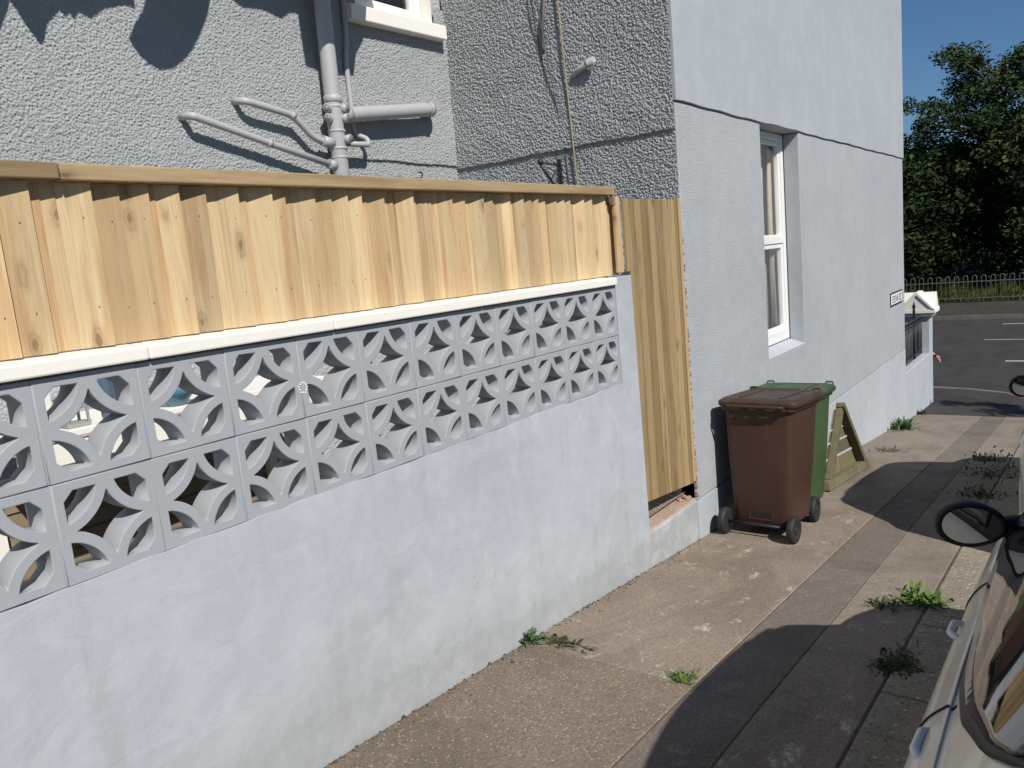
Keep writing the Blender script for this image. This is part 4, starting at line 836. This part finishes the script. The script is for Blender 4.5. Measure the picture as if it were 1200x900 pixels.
#          x    zc    wr   wb   ws   zb
S1 = [(0, .62, .42, .60, .66, .58), (.05, .82, .43, .64, .72, .74), (.16, 1.0, .44, .665, .765, .86), (.42, 1.14, .45, .69, .795, .93), (.80, 1.32, .47, .712, .812, .95), (1.15, 1.455, .48, .725, .820, .95), (1.50, 1.53, .485, .732, .823, .95), (1.95, 1.555, .485, .735, .826, .95), (2.45, 1.535, .485, .735, .826, .95),
      (2.78, 1.47, .49, .735, .824, .945), (3.07, 1.21, .57, .73, .82, .94), (3.35, 1.0, .66, .72, .81, .925), (3.60, .955, .62, .68, .785, .885), (3.83, .87, .55, .61, .73, .80), (3.95, .72, .48, .54, .66, .66), (4.01, .52, .44, .50, .60, .47)]
c1 = CarShape(4.01, 0, 0, S1)
x0c = .33; zc0 = rz(x0c); sl = math.atan((rz(x0c+3.5)-rz(x0c))/3.5)
car(c1, (x0c, -.52, zc0), (0, -sl, 0), 'champagne_paint', 'champagne silver hatchback at the bottom right, nearest the camera', (2.68, .862, .985, .34, .115, .080), (1.30, .42, 2.67, 2.97), (.66, 3.38), handles=(1.90, 1.20), vlow=[(.80, 7.0), (.83, 6.84), (.91, 6.62), (1.12, 6.32), (1.39, 6.1), (1.63, 6.0), (2.17, 5.5), (2.68, 5.12), (3.2, 4.95)])
S2 = [(0, .70, .58, .70, .70, .62), (.05, 1.0, .60, .76, .80, .92), (.14, 1.38, .63, .79, .84, 1.04), (.30, 1.70, .645, .80, .86, 1.06), (.6, 1.80, .65, .81, .87, 1.06), (1.2, 1.83, .655, .815, .875, 1.06), (2.0, 1.82, .65, .815, .875, 1.06), (2.55, 1.76, .645, .815, .875, 1.05),
      (2.9, 1.5, .68, .81, .87, 1.04), (3.3, 1.14, .73, .80, .86, 1.03), (3.65, 1.06, .68, .76, .84, .98), (3.95, .95, .60, .68, .78, .87), (4.1, .8, .54, .60, .70, .72), (4.18, .56, .5, .55, .64, .5)]
c2 = CarShape(4.18, 0, 0, S2)
x0c = 5.66; zc0 = rz(x0c)-.06; sl = math.atan((rz(x0c+4)-rz(x0c))/4)
car(c2, (x0c, -.475, zc0), (0, -sl, 0), 'silver_paint', 'taller silver people carrier parked ahead of the nearest car', (2.75, .98, 1.10, .3, .13, .10), (.50, .65, 2.45, 2.95), (.75, 3.35), (6.02, 8.0))
# ------------------------------------------------------------------ person behind the pier
pz = gz(16.0)
per = thing('person', (16.02, 2.60, pz), 'person in dark clothes walking behind the pier, one hand and white-soled shoe showing', 'person')
def skin_body(name, joints, edges, mat, parent, sub=2):
    me = bpy.data.meshes.new(name); me.from_pydata([j[0] for j in joints], edges, []); me.materials.append(M[mat]); o = bpy.data.objects.new(name, me); COL.objects.link(o); o.parent = parent
    sk = o.modifiers.new('s', 'SKIN'); ss = o.modifiers.new('u', 'SUBSURF'); ss.levels = ss.render_levels = sub
    for i, j in enumerate(joints): o.data.skin_vertices[0].data[i].radius = j[1]; o.data.skin_vertices[0].data[i].use_root = (i == 0)
    return o
# walking towards -y; local origin at the feet
J = [((0, .05, .93), (.15, .11)), ((0, .045, 1.12), (.13, .10)), ((0, .03, 1.32), (.16, .11)), ((0, .03, 1.45), (.10, .08)), ((0, .02, 1.54), (.055, .06)), ((0, .0, 1.62), (.072, .085)), ((0, -.005, 1.72), (.07, .085)),
     ((-.17, .03, 1.40), (.06, .06)), ((-.20, .0, 1.13), (.042, .042)), ((-.17, -.18, .98), (.034, .034)), ((-.14, -.29, .90), (.024, .028)),
     ((.17, .04, 1.40), (.06, .06)), ((.20, .14, 1.15), (.042, .042)), ((.19, .20, .94), (.03, .03)), ((.185, .21, .84), (.026, .03)),
     ((-.09, .03, .86), (.088, .09)), ((-.09, -.09, .50), (.06, .062)), ((-.09, -.17, .11), (.042, .045)), ((.09, .06, .86), (.088, .09)), ((.09, .10, .48), (.06, .062)), ((.09, .30, .16), (.042, .045))]
E_ = [(0, 1), (1, 2), (2, 3), (3, 4), (4, 5), (5, 6), (3, 7), (7, 8), (8, 9), (9, 10), (3, 11), (11, 12), (12, 13), (13, 14), (0, 15), (15, 16), (16, 17), (0, 18), (18, 19), (19, 20)]
skin_body('body', J, E_, 'skin', per)
TJ = [(J[i][0], (J[i][1][0]+.018, J[i][1][1]+.018)) for i in (0, 1, 2, 3, 7, 8, 11, 12)]; skin_body('jumper', TJ, [(0, 1), (1, 2), (2, 3), (3, 4), (4, 5), (3, 6), (6, 7)], 'jumper', per)
LJ = [(J[i][0], (J[i][1][0]+.016, J[i][1][1]+.016)) for i in (0, 15, 16, 17, 18, 19, 20)]; skin_body('trousers', LJ, [(0, 1), (1, 2), (2, 3), (0, 4), (4, 5), (5, 6)], 'denim', per)
for wrist, d, dn in (((-.14, -.29, .90), Vector((.0, -.62, -.78)), -1), ((.185, .21, .84), Vector((0, .1, -1)), 1)):
    w = Vector(wrist); d.normalize(); s = Vector((1, 0, 0)); nf = d.cross(s).normalized(); hj = [(tuple(w), (.02, .024)), (tuple(w+d*.045), (.016, .036)), (tuple(w+d*.085), (.015, .038))]; he = [(0, 1), (1, 2)]
    for k, (o_, l) in enumerate(((-.030, .070), (-.010, .082), (.011, .076), (.030, .060))):
        b = len(hj); p = w+d*.082+s*o_; bendd = (d-nf*.35*1).normalized(); q1 = p+d*l*.5; q2 = q1+(d*.6-nf*.6).normalized()*l*.5
        hj += [(tuple(p), (.0095, .0095)), (tuple(q1), (.0085, .0085)), (tuple(q2), (.0065, .0065))]; he += [(2, b), (b, b+1), (b+1, b+2)]
    b = len(hj); p = w+d*.03+s*.028*1; hj += [(tuple(p), (.012, .012)), (tuple(p+d*.03+s*.022-nf*.012), (.010, .010)), (tuple(p+d*.06+s*.022-nf*.028), (.008, .008))]; he += [(1, b), (b, b+1), (b+1, b+2)]
    skin_body('hand', hj, he, 'skin', per, 1)
bm = BM(); w = Vector((-.143, -.278, .908)); d = Vector((.03, -.11, -.08)).normalized(); tube(bm, [w-d*.012, w+d*.012], .036, 14); obj('watch_strap', bm, 'trim_black', per, local=True)
bm = BM(); lathe(bm, [(.03, 1.83), (.07, 1.80), (.088, 1.74), (.09, 1.68), (.082, 1.65)], 'Z', (0, .015, 0), 18); obj('hair', bm, 'hair', per, local=True)
for fx, fy, fzr in ((-.09, -.20, 0.0), (.09, .33, .07)):
    bm = BM(); V0 = [(fx-.045, fy+.10), (fx-.05, fy-.02), (fx-.048, fy-.12), (fx-.02, fy-.185), (fx+.02, fy-.185), (fx+.048, fy-.12), (fx+.045, fy-.02), (fx+.04, fy+.10)]
    prism(bm, V0, fzr+.002, fzr+.032, 'XY'); sh = obj('shoe_sole', bm, 'sole', per, local=True, bevel=.006)
    bm = BM(); a = [bm.verts.new((x_, y_, fzr+.033)) for x_, y_ in V0]; b = [bm.verts.new((fx+(x_-fx)*.75, fy+.03+(y_-fy)*(.55 if y_ < fy else .8), fzr+(.11 if y_ > fy-.05 else .075))) for x_, y_ in V0]; bm.faces.new(b)
    for i in range(8): bm.faces.new((a[i], a[(i+1) % 8], b[(i+1) % 8], b[i]))
    obj('shoe', bm, 'denim', per, local=True, bevel=.01)

# ------------------------------------------------------------------ courtyard glimpsed through the blocks
tb = thing('garden_table', (2.1, 3.8, -1.8), 'white painted table glimpsed through the screen blocks', 'table')
bm = BM(); box(bm, 1.30, 2.95, 3.56, 4.12, -.575, -.545); obj('tabletop', bm, 'white_paint', tb, bevel=.004)
bm = BM(); box(bm, 1.33, 2.92, 3.58, 3.60, -.72, -.59); obj('apron', bm, 'white_paint', tb)
for x, y in ((1.34, 3.60), (2.86, 3.60), (1.34, 4.05), (2.86, 4.05)):
    bm = BM(); box(bm, x, x+.05, y+.002, y+.05, -1.8, -.577); obj('leg', bm, 'white_paint', tb)
bm = BM(); lathe(bm, [(.04, -0.543), (.045, -0.535), (.085, -0.49), (.105, -0.455), (.10, -0.45), (.08, -0.485), (.04, -0.525), (.001, -0.527)], 'Z', (2.08, 3.63, 0), 28); tag(obj('bowl', bm, 'ceramic_blue', None, (2.08, 3.63, -0.543)), 'blue-green bowl on the white table behind the screen blocks', 'bowl')
bm = BM(); lathe(bm, [(.03, -0.543), (.034, -0.53), (.034, -0.39), (.014, -0.33), (.013, -0.27), (.001, -0.27)], 'Z', (1.78, 3.70, 0), 20); tag(obj('bottle', bm, 'bottle_blue', None, (1.78, 3.70, -0.543)), 'blue glass bottle on the white table behind the screen blocks', 'bottle')
lt = thing('lantern', (1.60, 3.66, -0.543), 'small grey lantern on the left end of the white table', 'lantern')
bm = BM(); box(bm, 1.55, 1.65, 3.61, 3.71, -0.543, -0.53); obj('base', bm, 'stone_grey', lt)
bm = BM(); box(bm, 1.55, 1.65, 3.61, 3.71, -0.43, -0.42); lathe(bm, [(.07, -0.42), (.02, -0.38), (.001, -0.375)], 'Z', (1.60, 3.66, 0), 12); obj('roof', bm, 'stone_grey', lt)
for x, y in ((1.55, 3.61), (1.64, 3.61), (1.55, 3.70), (1.64, 3.70)):
    bm = BM(); box(bm, x, x+.01, y, y+.01, -0.53, -0.43); obj('upright', bm, 'stone_grey', lt)
bm = BM(); box(bm, 1.40, 1.50, 3.60, 3.75, -0.543, -0.37); tag(obj('storage_box', bm, 'white_paint', None, (1.45, 3.7, -0.543), bevel=.005), 'white box standing at the left end of the garden table', 'box')
pn = thing('slatted_bench', (1.9, 4.0, -1.8), 'weathered slatted wooden bench below the white table', 'bench')
for k in range(5):
    bm = BM(); box(bm, 1.1, 2.9, 4.12, 4.14, -1.30+k*.085, -1.30+k*.085+.072); obj('slat', bm, 'wood_weathered', pn, (1.1, 4.1, -1.3+k*.085))
bm = BM(); box(bm, 1.15, 1.21, 4.142, 4.19, -1.8, -.87); box(bm, 2.75, 2.81, 4.142, 4.19, -1.8, -.87); obj('post', bm, 'wood_weathered', pn)
# cloth cut-outs added above view, outlines shaped to shadow the wing wall
LY = 3.70; sh = Vector((-.294, 0, .612)); TOPZ = 2.30
ln = cable  # noqa
bm = BM(); tube(bm, [(-4, LY, TOPZ+.62+.12), (0, LY, TOPZ+.62+.01), (2.5, LY, TOPZ+.62), (HX, LY, TOPZ+.62+.05)], .004, 8); tag(obj('caster_line', bm, 'rope', None, (0, LY, 2.9)), 'thin line added above view to hold the shadow casters over the courtyard', 'shadow caster line')
def shadow_caster(outline, mat, label):
    pts = [(x+sh.x, z+sh.z) for x, z in outline]; bm = BM(); prism(bm, pts, LY-.008, LY+.008, 'XZ'); bm.normal_update(); bmesh.ops.triangulate(bm, faces=[f for f in bm.faces if len(f.verts) > 4])
    tag(obj('shadow_caster', bm, mat, None, (pts[0][0], LY, pts[0][1])), label, 'shadow_caster', 'added shadow casters above the courtyard')
shadow_caster([(1.2, TOPZ), (1.2, 1.30), (1.45, 1.33), (1.70, 1.24), (1.80, 1.36), (1.863, 1.328), (1.91, 1.42), (1.93, 1.47), (1.955, 1.437), (1.985, 1.37), (2.04, 1.285), (2.06, 1.30), (2.09, 1.39), (2.165, 1.475), (2.19, 1.445), (2.215, 1.47), (2.232, 1.44), (2.26, 1.48), (2.323, 1.462), (2.40, 1.52), (2.525, 1.565), (2.58, 1.56), (2.585, TOPZ)], 'caster_white', 'white jagged cut-out above view, outline shaped to shadow the wall at top left')
shadow_caster([(2.60, TOPZ), (2.60, 1.66), (2.665, 1.62), (2.635, 1.55), (2.57, 1.46), (2.522, 1.375), (2.56, 1.315), (2.61, 1.272), (2.672, 1.246), (2.75, 1.265), (2.824, 1.317), (2.90, 1.39), (2.962, 1.481), (3.03, 1.60), (3.076, 1.72), (3.09, TOPZ)], 'caster_blue', 'blue round-bottomed cut-out above view, added to shadow the wing wall')
shadow_caster([(3.19, TOPZ), (3.20, 1.745), (3.292, 1.70), (3.44, 1.715), (3.584, 1.69), (3.66, 1.74), (3.735, 1.75), (3.745, 1.41), (3.95, 1.375), (4.168, 1.40), (4.21, 1.55), (4.30, 1.66), (4.33, 1.80), (4.50, 1.78), (4.52, TOPZ)], 'caster_red', 'red cut-out at the house end, added to shade soil pipe and sill')
# unseen tree added by the junction to cast the footway shadow
make_tree('shadow_tree', (13.2, -2.75, gz(13.2)-.1), 4.2, .55, 12, 26, .09, 91, 'added tree by the junction, out of view, casting the footway shadow', ['leaf_mid', 'leaf_dark'], .38, .45, .7, group='added shadow casters')

# ------------------------------------------------------------------ camera, sun, sky
yaw, pitch, roll, fpx = 6.44629328e-01, -1.52950823e-01, -9.20080071e-02, 923.13
fw = Vector((math.cos(pitch)*math.cos(yaw), math.cos(pitch)*math.sin(yaw), math.sin(pitch))); rt = Vector((math.sin(yaw), -math.cos(yaw), 0)); up = rt.cross(fw)
r2 = rt*math.cos(roll)+up*math.sin(roll); u2 = up*math.cos(roll)-rt*math.sin(roll)
cd = bpy.data.cameras.new('camera'); cd.sensor_width = 36; cd.lens = 36*fpx/1200; cd.clip_start = .05; cd.clip_end = 2000
cam = bpy.data.objects.new('camera', cd); COL.objects.link(cam)
cam.matrix_world = Matrix(((r2.x, u2.x, -fw.x, 0), (r2.y, u2.y, -fw.y, 0), (r2.z, u2.z, -fw.z, 0), (0, 0, 0, 1))); SC.camera = cam
Ld = Vector((.49, 1.0, -1.02)).normalized(); el = math.asin(-Ld.z); az = math.atan2(-Ld.x, -Ld.y)
sd = bpy.data.lights.new('sun', 'SUN'); sd.energy = 4.8; sd.angle = R(.5); sd.color = (1, .955, .89)
so = bpy.data.objects.new('sun', sd); COL.objects.link(so); so.rotation_euler = Ld.to_track_quat('-Z', 'Y').to_euler()
w = bpy.data.worlds.new('World'); SC.world = w; w.use_nodes = True; nt = w.node_tree
sk = nt.nodes.new('ShaderNodeTexSky'); sk.sky_type = 'NISHITA'; sk.sun_disc = False; sk.sun_elevation = el; sk.sun_rotation = az % (2*math.pi); sk.air_density = 1.0; sk.dust_density = .3; sk.ozone_density = 3.0
bg = nt.nodes['Background']; bg.inputs[1].default_value = .047; tn = nt.nodes.new('ShaderNodeMix'); tn.data_type = 'RGBA'; tn.blend_type = 'MULTIPLY'; tn.inputs[0].default_value = 1; tn.inputs[7].default_value = (.80, 1.11, 1.40, 1); nt.links.new(sk.outputs[0], tn.inputs[6]); nt.links.new(tn.outputs[2], bg.inputs[0])
vs = SC.view_settings; vs.view_transform = 'Standard'; vs.look = 'None'; vs.gamma = 1; vs.use_curve_mapping = False; vs.exposure = .06
SC.cycles.max_bounces = 6; SC.cycles.use_denoising = True
